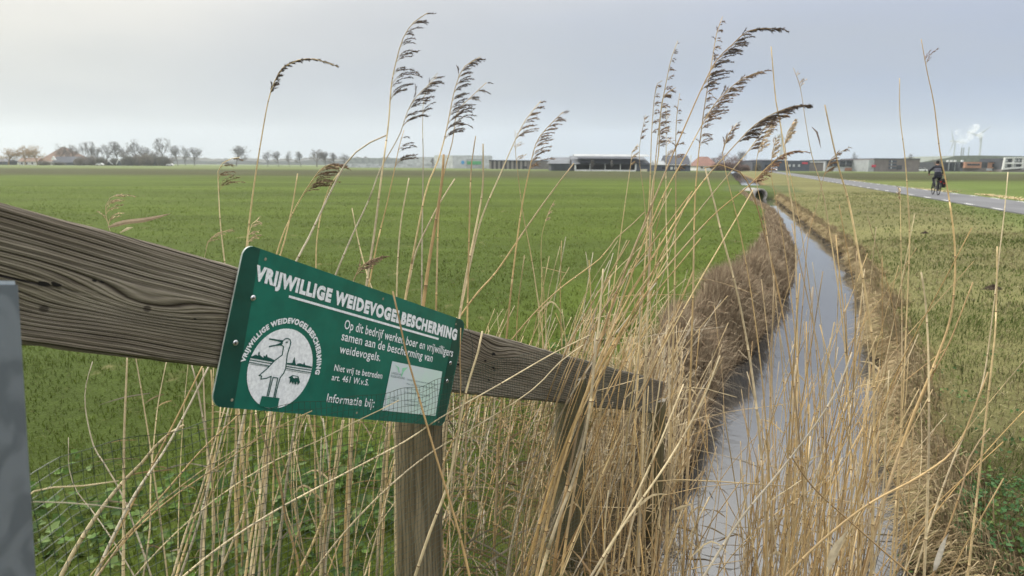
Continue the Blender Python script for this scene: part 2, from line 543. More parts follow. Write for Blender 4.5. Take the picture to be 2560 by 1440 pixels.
# tall brown growth hanging over the left bank, lower fringe on the right bank
g_ = np.random.default_rng(5)
for (y0, y1, n, t0, t1) in ((3.9, 9, 34000, -.02, 1.0), (9, 20, 26000, -.02, .8), (20, 42, 9000, 0, .8)):
    y = g_.uniform(y0, y1, n); tt = t0 + (t1 - t0) * g_.beta(1.3, 1.9, n)
    h_w = hw(y) + 0.06 * np.sin(y * 2.3) + .04 * np.sin(y * 5.1 + 1)
    tt = tt * np.interp(y, [3.9, 5.5, 8, 12], [.28, .42, .68, .75]) + .04
    x = cx(y) - h_w - tt
    hmax = np.interp(y, [3.9, 4.6, 8, 12, 18, 42], [.18, .36, .46, .32, .22, .18]) * (1 - .45 * np.clip(tt, 0, 1) / 1.0) * (1 + .35 * wob(x*2.3, y*1.7))
    col = jitcol(n, [(.31, .23, .15), (.42, .33, .22), (.20, .14, .09), (.5, .41, .28)], [4, 4, 3, 2], 3)
    push(*blades(x, y, terr(x, y) - .02, hmax * g_.uniform(.5, 1.25, n), .0045 + 0.0005 * y * g_.uniform(.6, 1.2, n), col, .45, None, .5, 6))
for (y0, y1, n) in ((2.4, 9, 26000), (9, 42, 30000)):
    y = g_.uniform(y0, y1, n); tt = np.abs(g_.normal(0, .11, n))
    h_w = hw(y) + 0.06 * np.sin(y * 2.3) + .04 * np.sin(y * 5.1 + 1)
    x = cx(y) + h_w + tt + .05
    col = jitcol(n, [(.33, .25, .14), (.4, .32, .19), (.24, .18, .1), (.28, .25, .12)], [4, 3, 2, 2], 4)
    push(*blades(x, y, terr(x, y) - .02, .14 * g_.uniform(.4, 1.4, n) * (1 + .4 * wob(x*2, y*2)), .004 + .0008 * y * g_.uniform(.6, 1.2, n), col, .8, math.pi, .6, 8))
flush('dry_bank_grass', M_grass, 'brown dead grass hanging over the ditch banks')

# low broad leaved weeds
def weeds(name, centres, leaf, cols, seed, label):
    g_ = np.random.default_rng(seed); mb = MB()
    for (x0, y0, rad, n) in centres:
        for _ in range(n):
            x = x0 + g_.normal(0, rad); y = y0 + g_.normal(0, rad)
            z = float(terr(x, y)) + g_.uniform(.01, .07); s = leaf * g_.uniform(.5, 1.3)
            nr = nrm(np.array([g_.normal(0, .5), g_.normal(-.25, .5), 1])); a_ = nrm(np.cross(nr, (0.3, 1, 0.1))); b_ = np.cross(nr, a_)
            c0 = np.array([x, y, z]); th0 = g_.uniform(0, 6.28)
            v = [c0 - nr * s * .18]; m_ = 10
            for k in range(m_):
                th = th0 + k / m_ * 2 * math.pi; r_ = s * (.78 + .16 * math.cos(3 * (th - th0)) + (.06 if k % 2 else -.06))
                if k == 0: r_ *= .35
                v.append(c0 + a_ * r_ * math.cos(th) + b_ * r_ * math.sin(th) + nr * g_.normal(0, .05) * s)
            cc = np.array(cols[g_.integers(len(cols))]) * g_.uniform(.75, 1.3)
            mb.add(v, [(0, k + 1, (k + 1) % m_ + 1) for k in range(m_)], cc)
    o = mb.build(name, M_leaf); tag(o, label, None, None, 'stuff'); return o

cen = []
for _ in range(60):
    p = G(g_.uniform(60, 1080), g_.uniform(1180, 1450)); cen.append((p[0], p[1], .06, 7))
for _ in range(26):
    p = G(g_.uniform(640, 1000), g_.uniform(1150, 1400)); cen.append((p[0], p[1], .07, 10))
cen += [(*G(1395 + k*25, 870 - k*4)[:2], .07, 16) for k in range(5)]
weeds('ground_weeds', cen, .027, [(.06, .11, .025), (.09, .15, .035), (.04, .075, .018), (.12, .17, .06)], 11, 'low broad leaved green weeds under the wire mesh')
cen = []
for _ in range(60):
    p = G(g_.uniform(2230, 2600), g_.uniform(1090, 1330)); cen.append((p[0], p[1], .06, 22))
for _ in range(25):
    p = G(g_.uniform(2250, 2600), g_.uniform(850, 1100)); cen.append((p[0], p[1], .05, 12))
weeds('verge_weeds', cen, .013, [(.05, .11, .04), (.07, .135, .055), (.04, .085, .03), (.09, .15, .04)], 12, 'small blue green weeds low on the verge')

# ------------------------------------------------------------------ wooden rail, sign, posts, wire mesh
def homog(src, dst):
    A = []
    for (x, y), (u_, v_) in zip(src, dst):
        A.append([x, y, 1, 0, 0, 0, -u_*x, -u_*y, -u_]); A.append([0, 0, 0, x, y, 1, -v_*x, -v_*y, -v_])
    return np.linalg.svd(np.array(A, float))[2][-1].reshape(3, 3)
def hap(H, x, y):
    p = H @ np.array([x, y, 1.0]); return p[:2] / p[2]

SGN = [(612, 608), (1164, 803), (1110, 1065), (527, 1016)]                        # corners of the sign plate, seen
HS = homog([(0, 0), (1, 0), (1, 1), (0, 1)], SGN)
HSi = np.linalg.inv(HS)
Mx = np.linalg.inv(np.array([[F, 0, 1280], [0, F, 720], [0, 0, 1.0]])) @ HS
if Mx[2, 2] < 0: Mx = -Mx
Mx = Mx * (1.13 / Mx[2, 2])
def c2w(v): return rt * v[0] - upv * v[1] + fwd * v[2]
S0 = CAM + c2w(Mx[:, 2]); SA = c2w(Mx[:, 0]); SB = c2w(Mx[:, 1])
SL, SH = np.linalg.norm(SA), np.linalg.norm(SB)
ex = nrm(SA); en = nrm(np.cross(SA, SB))
if np.dot(en, CAM - S0) < 0: en = -en
ez = nrm(np.cross(en, ex)); ez = ez if ez[2] > 0 else -ez
def on_sign(px, py, off=0.0):
    return PL(px, py, S0 + en * off, en)

def wood(name, ca, cb, cg, knots, freq, crack=None, dark=(.045, .036, .028)):
    mt, t, b = newmat(name, .85, .15)
    x, y, z = sep(t, objc(t).s)
    warp = noise(t, comb(t, x * 1.6, y * 2, z * 5), 1.0, 3, .5)
    gfield = z + (warp - .5) * .026
    for (kx, kz, sx, sz, A) in knots:
        dx_ = (x - kx) / sx; dz_ = (z - kz) / sz
        gfield = gfield + (-(dx_ * dx_ + dz_ * dz_)).exp() * A
    w2 = noise(t, comb(t, x * 7, y * 3, z * 30), 1.0, 3, .6)
    ph = gfield * freq + (w2 - .5) * 1.3
    ring = (ph.sin() * .5 + .5)
    ring2 = ((ph * 2.37 + 1.0).sin() * .5 + .5)
    fib = noise(t, comb(t, x * 9, y * 60, z * 420), 1.0, 3, .6)
    fib2 = noise(t, comb(t, x * 3, y * 20, z * 90), 1.0, 4, .6)
    groove = (ring.pow(2.2) * .75 + ring2.pow(3.0) * .45) * fib2.ss(.25, .6, .35, 1.0)
    c = mixc(t, noise(t, comb(t, x * 2.2, y * 3, z * 9), 1, 4, .6).ss(.35, .65), ca, cb)
    c = mixc(t, noise(t, comb(t, x * 1.1, y, z * 6 + 3.0), 1, 3, .5).ss(.5, .7, 0, .6), c, cg)
    c = mixc(t, groove.mn(1.0), c, dark)
    c = mixc(t, fib.ss(.35, .75, 0, .45), c, dark)
    h = fib * .25 - groove
    for (kx, kz, sx, sz, A) in knots:
        dx_ = (x - kx) / .008; dz_ = (z - kz) / .0065
        d_ = (-(dx_ * dx_ + dz_ * dz_)).exp()
        c = mixc(t, d_.ss(.35, .8, 0, .8), c, (.03, .025, .02)); h = h - d_ * .5
    if crack:
        zc, x1 = crack
        d_ = ((z - zc - (w2 - .5) * .004).abs()).ss(.0008, .0022, 1, 0) * x.ss(x1 - .12, x1, 1, 0)
        c = mixc(t, d_, c, (.012, .01, .01)); h = h - d_
    t.links.new(c.s, b.inputs['Base Color'])
    bump(t, b, h, .9, .0035)
    return mt

# rail in its own frame: x along, z up the board face, y to the back
pts_px = [(-70, 487), (1655, 951), (1655, 1037), (-70, 858)]
q = [on_sign(*p, -.004) for p in pts_px]
R0 = q[3] - ex * .0
M4 = Matrix([[ex[0], -en[0], ez[0], R0[0]], [ex[1], -en[1], ez[1], R0[1]], [ex[2], -en[2], ez[2], R0[2]], [0, 0, 0, 1]])
loc = [np.array([np.dot(p - R0, ex), 0, np.dot(p - R0, ez)]) for p in q]
def rail_xz(px, py):
    p = on_sign(px, py, -.004) - R0; return np.dot(p, ex), np.dot(p, ez)
TH = .036
mb = MB(); n = 120; prof = []
rs = np.random.default_rng(3)
vv, ff = [], []
for i in range(n + 1):
    s_ = i / n
    bt = loc[3] * (1 - s_) + loc[2] * s_; tp = loc[0] * (1 - s_) + loc[1] * s_
    wv = .0016 * math.sin(s_ * 31) + rs.normal(0, .0005); wb = .0016 * math.sin(s_ * 23 + 1) + rs.normal(0, .0006)
    zt, zb = tp[2] + wv, bt[2] + wb; xx = bt[0] * .5 + tp[0] * .5
    r_ = .006
    sec = [(0, zb + r_), (r_, zb), (TH - r_, zb), (TH, zb + r_), (TH, zt - r_), (TH - r_, zt), (r_ * 1.2, zt), (.002, zt - r_ * .45), (0, zt - r_ * 1.3)]
    vv += [(xx, y_, z_) for y_, z_ in sec]
ns = 9
for i in range(n):
    for k in range(ns):
        k2 = (k + 1) % ns; ff.append((i*ns+k, (i+1)*ns+k, (i+1)*ns+k2, i*ns+k2))
ff += [tuple(range(ns)), tuple(n*ns + k for k in range(ns))[::-1]]
kn = []
for (px, py, sx, sz, A) in [(368, 772, .13, .024, .026), (110, 772, .06, .02, .008), (1232, 885, .12, .03, .022), (1236, 925, .05, .02, .008), (1512, 945, .1, .03, .016), (820, 850, .2, .03, .01)]:
    kx, kz = rail_xz(px, py); kn.append((kx, kz, sx, sz, A))
cxz = rail_xz(150, 722); cx1 = rail_xz(275, 735)[0]
M_rail = wood('weathered_rail_wood', (.20, .17, .13), (.33, .295, .235), (.175, .165, .10), kn, 860, (cxz[1], cx1))
M_holes = plain('dark_hole', (.008, .007, .006), .9, .2)
rail = thing('fence_rail', (0, 0, 0), 'weathered grey wooden rail with coarse grain, sloping down from the left edge to the ditch', 'fence rail')
rail.matrix_world = M4
me = bpy.data.meshes.new('rail_board'); me.from_pydata(vv, [], ff); me.materials.append(M_rail)
o = bpy.data.objects.new('rail_board', me); COL.objects.link(o); o.parent = rail
for (px, py, s_) in [(108, 709, .0045), (139, 711, .004), (236, 701, .002), (254, 704, .002), (487, 797, .0016), (1234, 885, .006), (1233, 919, .005), (1213, 902, .004), (1222, 950, .004), (1146, 911, .005)]:
    kx, kz = rail_xz(px, py); mb = MB(); mm = 9
    v = [(kx + s_ * 1.7 * math.cos(a_) * (1 + .3 * math.sin(3*a_ + px)), -.0006, kz + s_ * .7 * math.sin(a_) * (1 + .25 * math.cos(2*a_ + py))) for a_ in np.arange(mm) / mm * 2 * math.pi]
    mb.add(v, [tuple(range(mm))]); h = mb.v[0]
    me = bpy.data.meshes.new('knot_hole'); me.from_pydata(h.tolist(), [], [tuple(range(mm))]); me.materials.append(M_holes)
    o = bpy.data.objects.new('knot_hole', me); COL.objects.link(o); o.parent = rail

# the sign plate
M_green = plain('sign_green', (.006, .125, .092), .42, .22, 14, .4, 0, .02)
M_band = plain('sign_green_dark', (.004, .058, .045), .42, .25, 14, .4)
M_white = plain('sign_white', (.80, .82, .86), .5, .1, 160, .3, c2=(.64, .66, .70))
M_edge = plain('plate_edge', (.42, .45, .42), .5, .3, 60)
M_ink = plain('sign_ink_green', (.008, .07, .06), .5, .1)
M_steel = plain('screw_steel', (.55, .56, .58), .3, .2, 50, .5, .9)
sroot = thing('information_sign', S0, 'green sign with white lettering and round white bird emblem, screwed to the wooden rail', 'sign')
HF = .0035                                            # the face stands this far in front of the rail plane
rad_u, rad_v = .021 / SL, .021 / SH
outl = []
for (cu, cv, a0) in ((rad_u, rad_v, 180), (1 - rad_u, rad_v, 270), (1 - rad_u, 1 - rad_v, 0), (rad_u, 1 - rad_v, 90)):
    for k in range(9):
        a_ = math.radians(a0 + k * 11.25); outl.append((cu + rad_u * math.cos(a_), cv + rad_v * math.sin(a_)))
outl_px = [tuple(hap(HS, *p)) for p in outl]
def face_poly(pxs, off): return [on_sign(x, y, off) for x, y in pxs]
def front(poly):                                      # make it face the camera side
    a_ = np.array(poly); nn_ = np.zeros(3)
    for i in range(len(a_)): nn_ += np.cross(a_[i] - a_[0], a_[(i+1) % len(a_)] - a_[0])
    return poly if np.dot(nn_, en) > 0 else poly[::-1]
def sheet(name, pxs, off, mat, parent=sroot, thick=.0003):
    mb = MB(); mb.prism(front(face_poly(pxs, off)), -en * thick); return mb.build(name, mat, parent)
mb = MB(); mb.prism(front(face_poly(outl_px, HF)), -en * .003)
o = mb.build('plate', [M_green, M_edge], sroot)
for p in o.data.polygons:
    if p.index > 0: p.material_index = 1
def clip(poly, a_, b_, keep_left=True):
    out = []
    sgn = lambda p: ((b_[0]-a_[0])*(p[1]-a_[1]) - (b_[1]-a_[1])*(p[0]-a_[0])) * (1 if keep_left else -1)
    for i in range(len(poly)):
        p, q_ = poly[i], poly[(i+1) % len(poly)]; sp, sq = sgn(p), sgn(q_)
        if sp >= 0: out.append(p)
        if sp * sq < 0:
            t_ = sp / (sp - sq); out.append((p[0] + (q_[0]-p[0])*t_, p[1] + (q_[1]-p[1])*t_))
    return out
cen_px = np.mean(outl_px, 0); ins = [tuple(cen_px + (np.array(p) - cen_px) * .994) for p in outl_px]
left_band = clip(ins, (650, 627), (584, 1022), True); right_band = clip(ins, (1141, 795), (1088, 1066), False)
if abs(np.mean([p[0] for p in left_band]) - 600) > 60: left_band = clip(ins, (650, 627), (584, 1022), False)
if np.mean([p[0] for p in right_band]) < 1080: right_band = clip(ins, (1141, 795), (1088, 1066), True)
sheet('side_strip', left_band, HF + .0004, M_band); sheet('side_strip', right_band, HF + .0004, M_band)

def glyphs(txt, bold=0.0, space=1.0):
    cu = bpy.data.curves.new('txt', 'FONT'); cu.body = txt; cu.size = 1.0; cu.offset = bold; cu.resolution_u = 3
    cu.space_character = space; cu.fill_mode = 'FRONT'
    ob_ = bpy.data.objects.new('txt', cu); COL.objects.link(ob_)
    dg = bpy.context.evaluated_depsgraph_get(); me_ = bpy.data.meshes.new_from_object(ob_.evaluated_get(dg))
    V = np.array([v.co[:] for v in me_.vertices]); Fc = [tuple(p.vertices) for p in me_.polygons]
    bpy.data.objects.remove(ob_); bpy.data.curves.remove(cu); bpy.data.meshes.remove(me_)
    return V, Fc
CAPH = glyphs('H')[0][:, 1].max()
def line_text(name, txt, BL, TL, BR, TR, bold, mat, parent=sroot, off=HF + .0009, space=1.05):
    V, Fc = glyphs(txt, bold, space)
    x0, x1 = V[:, 0].min(), V[:, 0].max()
    H_ = homog([(0, 0), (0, 1), (1, 0), (1, 1)], [BL, TL, BR, TR])
    out = []
    for v in V:
        p = hap(H_, (v[0] - x0) / (x1 - x0), v[1] / CAPH); out.append(on_sign(p[0], p[1], off))
    # a film of paint standing 0.2 mm off the plate
    a_ = np.array(out); fl = Fc
    f0 = fl[0]; nn_ = np.cross(a_[f0[1]] - a_[f0[0]], a_[f0[2]] - a_[f0[0]])
    if np.dot(nn_, en) < 0: fl = [f[::-1] for f in fl]
    mb = MB(); mb.add(a_, fl); return mb.build(name, mat, parent)
line_text('title_lettering', 'VRIJWILLIGE WEIDEVOGELBESCHERMING', (635, 697), (642, 664.5), (1140.5, 849.5), (1144, 826), .062, M_white, space=1.17)
sheet('underline', [(723, 738), (1097, 845), (1096, 850), (722, 744)], HF + .0009, M_white)
B1 = .010
line_text('body_lettering', 'Op dit bedrijf werken boer en vrijwilligers', (860, 821), (864, 799), (1131, 892), (1135, 873), B1, M_white)
line_text('body_lettering', 'samen aan de bescherming van', (853, 850), (857, 828), (1080, 904.5), (1084, 886), B1, M_white)
line_text('body_lettering', 'weidevogels.', (848, 882), (852, 861), (950, 903), (954, 883), B1, M_white)
line_text('notice_lettering', 'Niet vrij te betreden', (835, 926.5), (838, 911), (954.6, 947), (957.5, 932), .01, M_white)
line_text('notice_lettering', 'art. 461 W.v.S.', (828.5, 950), (832, 935), (921, 964), (924, 949), .01, M_white)
line_text('notice_lettering', 'Informatie bij:', (815.6, 1004.6), (819.8, 984), (934.4, 1018.5), (938, 998), B1, M_white)

# round emblem
E0 = np.array([699.5, 921.5]); Mq = np.array([[82.0**2, -1722.], [-1722., 100.0**2]])
wv, Vv = np.linalg.eigh(Mq); Lq = Vv @ np.diag(np.sqrt(wv)) @ Vv.T; Li = np.linalg.inv(Lq)
ell = lambda th, k=1.0: tuple(E0 + Lq @ np.array([math.cos(th), math.sin(th)]) * k)
emb = sheet('emblem', [ell(a_) for a_ in np.arange(72) / 72 * 2 * math.pi], HF + .0009, M_white)
cp = lambda pts: [(580 + x / 5.538, 780 + y / 5.538) for x, y in pts]
EO = HF + .0015
def stroke(pts, wpx, parent, name='outline'):
    p = np.array(pts, float); mb = MB()
    for i in range(len(p) - 1):
        d_ = nrm(p[i+1] - p[i]); nn_ = np.array([-d_[1], d_[0]]) * wpx / 2; e_ = d_ * wpx * .3
        qd = [p[i] - e_ + nn_, p[i+1] + e_ + nn_, p[i+1] + e_ - nn_, p[i] - e_ - nn_]
        mb.prism(front(face_poly(qd, EO + .00004 * (i % 3))), -en * .0001)
    return mb.build(name, M_ink, parent)
bird = [(375,880),(480,790),(590,675),(695,595),(715,480),(690,460),(650,458)]
birdb = [(715,390),(740,370),(775,365),(805,385),(815,415),(808,460),(785,530),(765,600),(755,690),(745,780),(715,850),(670,905),(645,980),(620,1080),(600,1180)]
birdc = [(375,880),(412,885),(400,930),(470,920),(545,890),(525,990),(485,1165)]
birdd = [(505,1165),(540,1020),(570,905),(635,915),(615,1010),(580,1180)]
for st in (bird, birdb, birdc, birdd): stroke(cp(st), 2.4, emb)
from mathutils.geometry import tessellate_polygon
def fillp(name, pts, parent=emb, off=EO + .0002, mat=M_ink):
    w_ = [on_sign(x, y, off) for x, y in pts]
    tri = tessellate_polygon([[Vector(p) for p in w_]])
    mb = MB(); fs = []
    a_ = np.array(w_)
    for f in tri:
        nn_ = np.cross(a_[f[1]] - a_[f[0]], a_[f[2]] - a_[f[0]]); fs.append(tuple(f) if np.dot(nn_, en) > 0 else tuple(f)[::-1])
    mb.add(a_, fs); return mb.build(name, mat, parent)
fillp('beak', cp([(515,363),(640,382),(715,391),(705,428),(690,425),(640,406),(515,382)]))
fillp('beak', cp([(510,470),(600,452),(640,440),(690,418),(708,436),(680,460),(600,470),(512,488)]))
fillp('eye', cp([(735,418),(755,408),(780,410),(765,432),(750,424)]))
fillp('skyline', cp([(262,618),(330,590),(360,605),(368,553),(384,553),(385,595),(435,635),(440,600),(460,615),(482,583),(495,625),(540,640),(592,668),(566,692),(255,636)]))
fillp('skyline', cp([(762,705),(835,705),(865,618),(880,705),(890,738),(905,715),(940,708),(985,725),(1000,693),(1015,735),(1050,742),(1108,757),(1104,782),(760,726)]))
for a_, b_, w_ in [((245,662),(545,714),2.2),((238,694),(515,747),2.0),((232,716),(505,760),.8),((757,754),(1098,806),2.2),((752,782),(1092,840),2.0),((745,801),(1088,859),.8)]:
    stroke(cp([a_, b_]), w_, emb, 'field_line')
fillp('pedestal', cp([(415,1162),(660,1192),(628,1352),(375,1300)]), mat=M_green, off=EO + .0004)
fillp('cow', cp([(780,905),(840,872),(920,890),(943,970),(910,1015),(900,962),(885,1003),(868,1003),(858,962),(846,1003),(824,962),(795,997),(805,920)]))
fillp('cow_patch', cp([(842,888),(905,897),(905,915),(880,905),(868,920),(845,908)]), off=EO + .0005, mat=M_white)
# ring lettering, bent round the emblem
V, Fc = glyphs('VRIJWILLIGE WEIDEVOGELBESCHERMING', .055, 1.17)
def ang(px, py):
    v = Li @ (np.array([px, py]) - E0); return math.atan2(v[1], v[0])
a0 = ang(606, 905); a1_ = ang(790, 936)
if a0 > 0: a0 -= 2 * math.pi
x0, x1 = V[:, 0].min(), V[:, 0].max(); out = []
for v in V:
    th = a0 + (a1_ - a0) * (v[0] - x0) / (x1 - x0); p = ell(th, 1.135 + .125 * v[1] / CAPH); out.append(on_sign(p[0], p[1], HF + .0009))
a_ = np.array(out); f0 = Fc[0]
if np.dot(np.cross(a_[f0[1]] - a_[f0[0]], a_[f0[2]] - a_[f0[0]]), en) < 0: Fc = [f[::-1] for f in Fc]
mb = MB(); mb.add(a_, Fc); mb.build('ring_lettering', M_white, sroot)
# sticker
M_st = plain('sticker_film', (.5, .66, .6), .35, .12, 5, .5, c2=(.56, .62, .68))
M_stink = plain('sticker_ink', (.2, .26, .27), .6, .1); M_stg = plain('sticker_leaf', (.28, .6, .4), .6, .1)
stq = [(980.8, 903), (1105.6, 929), (1088.5, 1040), (955.8, 1026)]
stk = sheet('sticker', stq, HF + .0013, M_st)
HK = homog([(0, 0), (1, 0), (1, 1), (0, 1)], stq)
SO = HF + .0019
def st_text(txt, x0, x1, yb, h_, mat=M_stink):
    f = lambda x, y: tuple(hap(HK, x, y))
    line_text('small_print', txt, f(x0, yb), f(x0, yb - h_), f(x1, yb), f(x1, yb - h_), .004, mat, stk, SO)
st_text('LANDSCHAP', .03, .22, .26, .045); st_text('NOORD-HOLLAND', .03, .28, .325, .045)
for k, (tx, x1) in enumerate([('Vereniging agrarisch natuur en landschapsbeheer', .93), ('Water, Land en Dijken en Landschap Noord-Holland', .95), ('organiseren gezamenlijk', .62), ('de weidevogelbescherming in dit gebied', .82)]):
    st_text(tx, .33, x1, .33 + k * .09, .035)
st_text('www.waterlandendijken.nl', .36, .74, .76, .035); st_text('www.landschapnoordholland.nl', .36, .8, .84, .035)
st_text('Land &', .12, .24, .74, .04); st_text('Dijken', .12, .24, .8, .04)
kp = lambda pts: [tuple(hap(HK, x, y)) for x, y in pts]
fillp('leaf_mark', kp([(.06,.06),(.14,.1),(.17,.2),(.15,.2),(.12,.12)]), stk, SO, M_stg)
fillp('leaf_mark', kp([(.2,.1),(.3,.06),(.24,.17),(.22,.29),(.2,.25),(.21,.18)]), stk, SO, M_stg)
for k in range(5): fillp('leaf_mark', kp([(.07,.72+k*.035),(.045,.70+k*.035),(.07,.735+k*.035),(.1,.70+k*.035)]), stk, SO, M_stg)
# screws and drilled holes
def disc(px, py, r_, off, dome, mat, name):
    c0 = on_sign(px, py, off); mb = MB(); v, f = [], []
    rr = [(1, 0), (.85, .55), (.5, .9), (.01, 1.0)] if dome else [(1, 0), (.97, .0002 / r_), (.01, .0002 / r_)]
    for q_, z_ in rr:
        for k in range(16):
            a_ = k / 16 * 2 * math.pi; v.append(c0 + (ex * math.cos(a_) + ez * math.sin(a_)) * r_ * q_ + en * (dome if dome else r_) * z_)
    for i in range(len(rr) - 1):
        for k in range(16): f.append((i*16+k, i*16+(k+1) % 16, (i+1)*16+(k+1) % 16, (i+1)*16+k))
    f.append(tuple((len(rr)-1)*16+k for k in range(16)))
    mb.add(v, f); return mb.build(name, mat, sroot, smooth=bool(dome))
M_hole = plain('drilled_hole', (.3, .27, .2), .8, .3, 100)
for px, py, r_ in [(633, 745, .0052), (589, 857, .0050), (1126, 908, .0052), (1118, 953, .0052)]:
    s_ = disc(px, py, r_, HF + .0005, .0028, M_steel, 'screw')
    c0 = on_sign(px, py, HF + .0034)
    for d1, d2 in ((ex, ez), (ez, ex)):
        mb = MB(); a_, b_ = d1 * .0028, d2 * .0006
        mb.prism([c0 - a_ - b_, c0 + a_ - b_, c0 + a_ + b_, c0 - a_ + b_], -en * .0003 * (1 if d1 is ex else 1.6)); mb.build('cross_slot', M_holes, s_)
for px, py in [(664, 648), (958, 747), (1140, 810), (580, 1000), (892, 1032), (1097, 1055)]:
    disc(px, py, .0026, HF + .0004, 0, M_hole, 'drilled_hole')

# posts
def post_wood(name, ca, cb):
    mt, t, b = newmat(name, .9, .1)
    x, y, z = sep(t, objc(t).s)
    f1 = noise(t, comb(t, x * 22, y * 22, z * 1.6), 1, 5, .65); f2 = noise(t, comb(t, x * 140, y * 140, z * 4), 1, 3, .6)
    f3 = noise(t, comb(t, x * 9, y * 9, z * 5), 1, 3, .6)
    c = mixc(t, f1.ss(.35, .65), ca, cb); c = mixc(t, f2.ss(.42, .7, 0, .75), c, (.05, .04, .026)); c = mixc(t, f3.ss(.55, .72, 0, .5), c, (.10, .075, .04))
    t.links.new(c.s, b.inputs['Base Color']); bump(t, b, f2 * -1.0 + f1 * .8, 1.0, .006); return mt
M_post = post_wood('post_wood', (.15, .12, .072), (.24, .195, .125))
M_post2 = post_wood('post_wood_mossy', (.11, .10, .055), (.16, .14, .08))
M_end = plain('cut_wood_end', (.36, .33, .26), .9, .4, 60)
def post(px, d_, wpx, ytop, mat, label, lean=(0, 0), pyb=1250):
    r_ = wpx / 2 / F * d_; p = P(px, pyb, d_); ztop = P(px, ytop, d_)[2]; zb = float(terr(p[0], p[1])) - .3
    root = thing('fence_post', (p[0], p[1], zb), label, 'fence post', 'posts carrying the rail')
    mb = MB(); V, f = [], []; N, K = 26, 22; gg = np.random.default_rng(int(px))
    kk = np.arange(K) / K * 2 * math.pi
    dent = 1 + .02 * np.sin(kk * 2 + px) + .015 * np.sin(kk * 5)
    for i in range(N + 1):
        s_ = i / N; z_ = zb + (ztop - zb) * s_; rr = r_ * (1.03 - .05 * s_) * dent * (1 if i < N else .94)
        V += [(p[0] + lean[0] * (z_ - P(px, pyb, d_)[2]) + rr[k] * math.cos(kk[k]), p[1] + rr[k] * math.sin(kk[k]), z_) for k in range(K)]
    for i in range(N):
        for k in range(K): f.append((i*K+k, i*K+(k+1) % K, (i+1)*K+(k+1) % K, (i+1)*K+k))
    mb.add(V, f); mb.build('post_shaft', mat, root, smooth=True)
    mb = MB(); top = [(*V[N*K+k][:2], ztop + .0005) for k in range(K)]; mb.add(top + [(p[0], p[1], ztop + .003)], [(k, (k+1) % K, K) for k in range(K)]); mb.build('cut_top', M_end, root)
    return root
def depth_rail(px, pys=(860, 950, 1065)):
    return max(np.dot(on_sign(px, y_, 0) - CAM, fwd) for y_ in pys)
post(1048, depth_rail(1095) + .10, 118, 771, M_post, 'round pale wooden post under the right half of the green sign', (.01, 0))
post(1423, depth_rail(1440, (900, 1010)) + .10, 76, 925, M_post2, 'mossy round wooden post under the rail, behind a leaning bundle of reeds', (.0, 0))
post(1634, depth_rail(1645, (960, 1035)) + .10, 42, 985, M_post2, 'thin wooden post at the water end of the rail, mostly hidden by reeds', (.0, 0))

# galvanised steel post near the camera
mt, t, b = newmat('galvanised_steel', .5, .4)
ob = objc(t)
n1 = noise(t, ob, 22, 2, .4, 1.2); n2 = noise(t, ob, 120, 3, .6); n3 = noise(t, scaled(t, ob, 1, 1, .3), 9, 3, .5)
c = mixc(t, n1.ss(.35, .65), (.11, .13, .15), (.165, .19, .215)); c = mixc(t, n3.ss(.55, .7, 0, .6), c, (.34, .38, .42)); c = mixc(t, n2.ss(.5, .8, 0, .3), c, (.14, .16, .19))
t.links.new(c.s, b.inputs['Base Color']); b.inputs['Metallic'].default_value = .35
pA, pB = P(50, 712, .66), P(95, 1440, .66)
sp = thing('steel_post', (pA[0] - .03, pA[1], 0), 'blue grey galvanised square steel post at the left edge in front of the rail', 'steel post')
dn = nrm(pB - pA); lo = pA + dn * ((0 - pA[2]) / dn[2])
mb = MB(); xd = nrm(np.cross(np.cross(dn, rt0), dn) * 1.0); xd = xd if xd[0] < 0 else -xd; yd = nrm(np.cross(dn, xd)); yd = yd if yd[1] < 0 else -yd
def ringp(c0, w0, w1, r_):
    o_ = []
    for (sx, sy, a0_) in ((0, 0, 180), (1, 0, 270), (1, 1, 0), (0, 1, 90)):
        for k in range(4):
            a_ = math.radians(a0_ + k * 30); cxx = (r_ if sx == 0 else w0 - r_) + r_ * math.cos(a_); cyy = (r_ if sy == 0 else w1 - r_) + r_ * math.sin(a_)
            o_.append(c0 + xd * cxx + yd * cyy)
    return o_
mb.prism(ringp(lo, .06, .06, .004), pA - dn * .0 - lo)
mb.build('steel_tube', mt, sp)
mb = MB(); mb.prism(ringp(pA - dn * .0002 + xd * .0015 + yd * .0015, .057, .057, .004), -dn * .0035); mb.build('end_cap', plain('cap_grey', (.32, .37, .42), .5, .15, 30, .4), sp)

# wire mesh: follows the rail in plan, on the camera side of it, top edge sagging
top_px = [(60, 1206), (170, 1148), (300, 1108), (450, 1070), (600, 1046), (760, 1016), (900, 990), (1030, 966), (1140, 944), (1230, 920), (1320, 898), (1430, 868), (1540, 905), (1660, 952)]
exh = nrm(np.array([ex[0], ex[1], 0])); enh = np.array([en[0], en[1], 0]); enh = nrm(enh)
def mesh_pt(px, py, k):
    off = .045 + .02 * math.sin(px * .011)
    return PL(px, py, S0 + enh * off, enh)
tp = [mesh_pt(px, py, 0) for px, py in top_px]
s_t = [np.dot(p - S0, exh) for p in tp]; z_t = [p[2] for p in tp]
CELL = .0132
smin, smax = s_t[0] - .05, s_t[-1]; nc = int((smax - smin) / CELL); nr = 74
S_, K_ = np.meshgrid(smin + np.arange(nc) * CELL, np.arange(nr), indexing='ij')
ztop = np.interp(S_, s_t, z_t)
z_ = ztop - K_ * CELL * 1.0
offs = .045 + .010 * np.sin(S_ * 7) + .008 * np.sin(z_ * 11 + S_ * 5) + .002 * np.sin(S_ * 61 + z_ * 47)
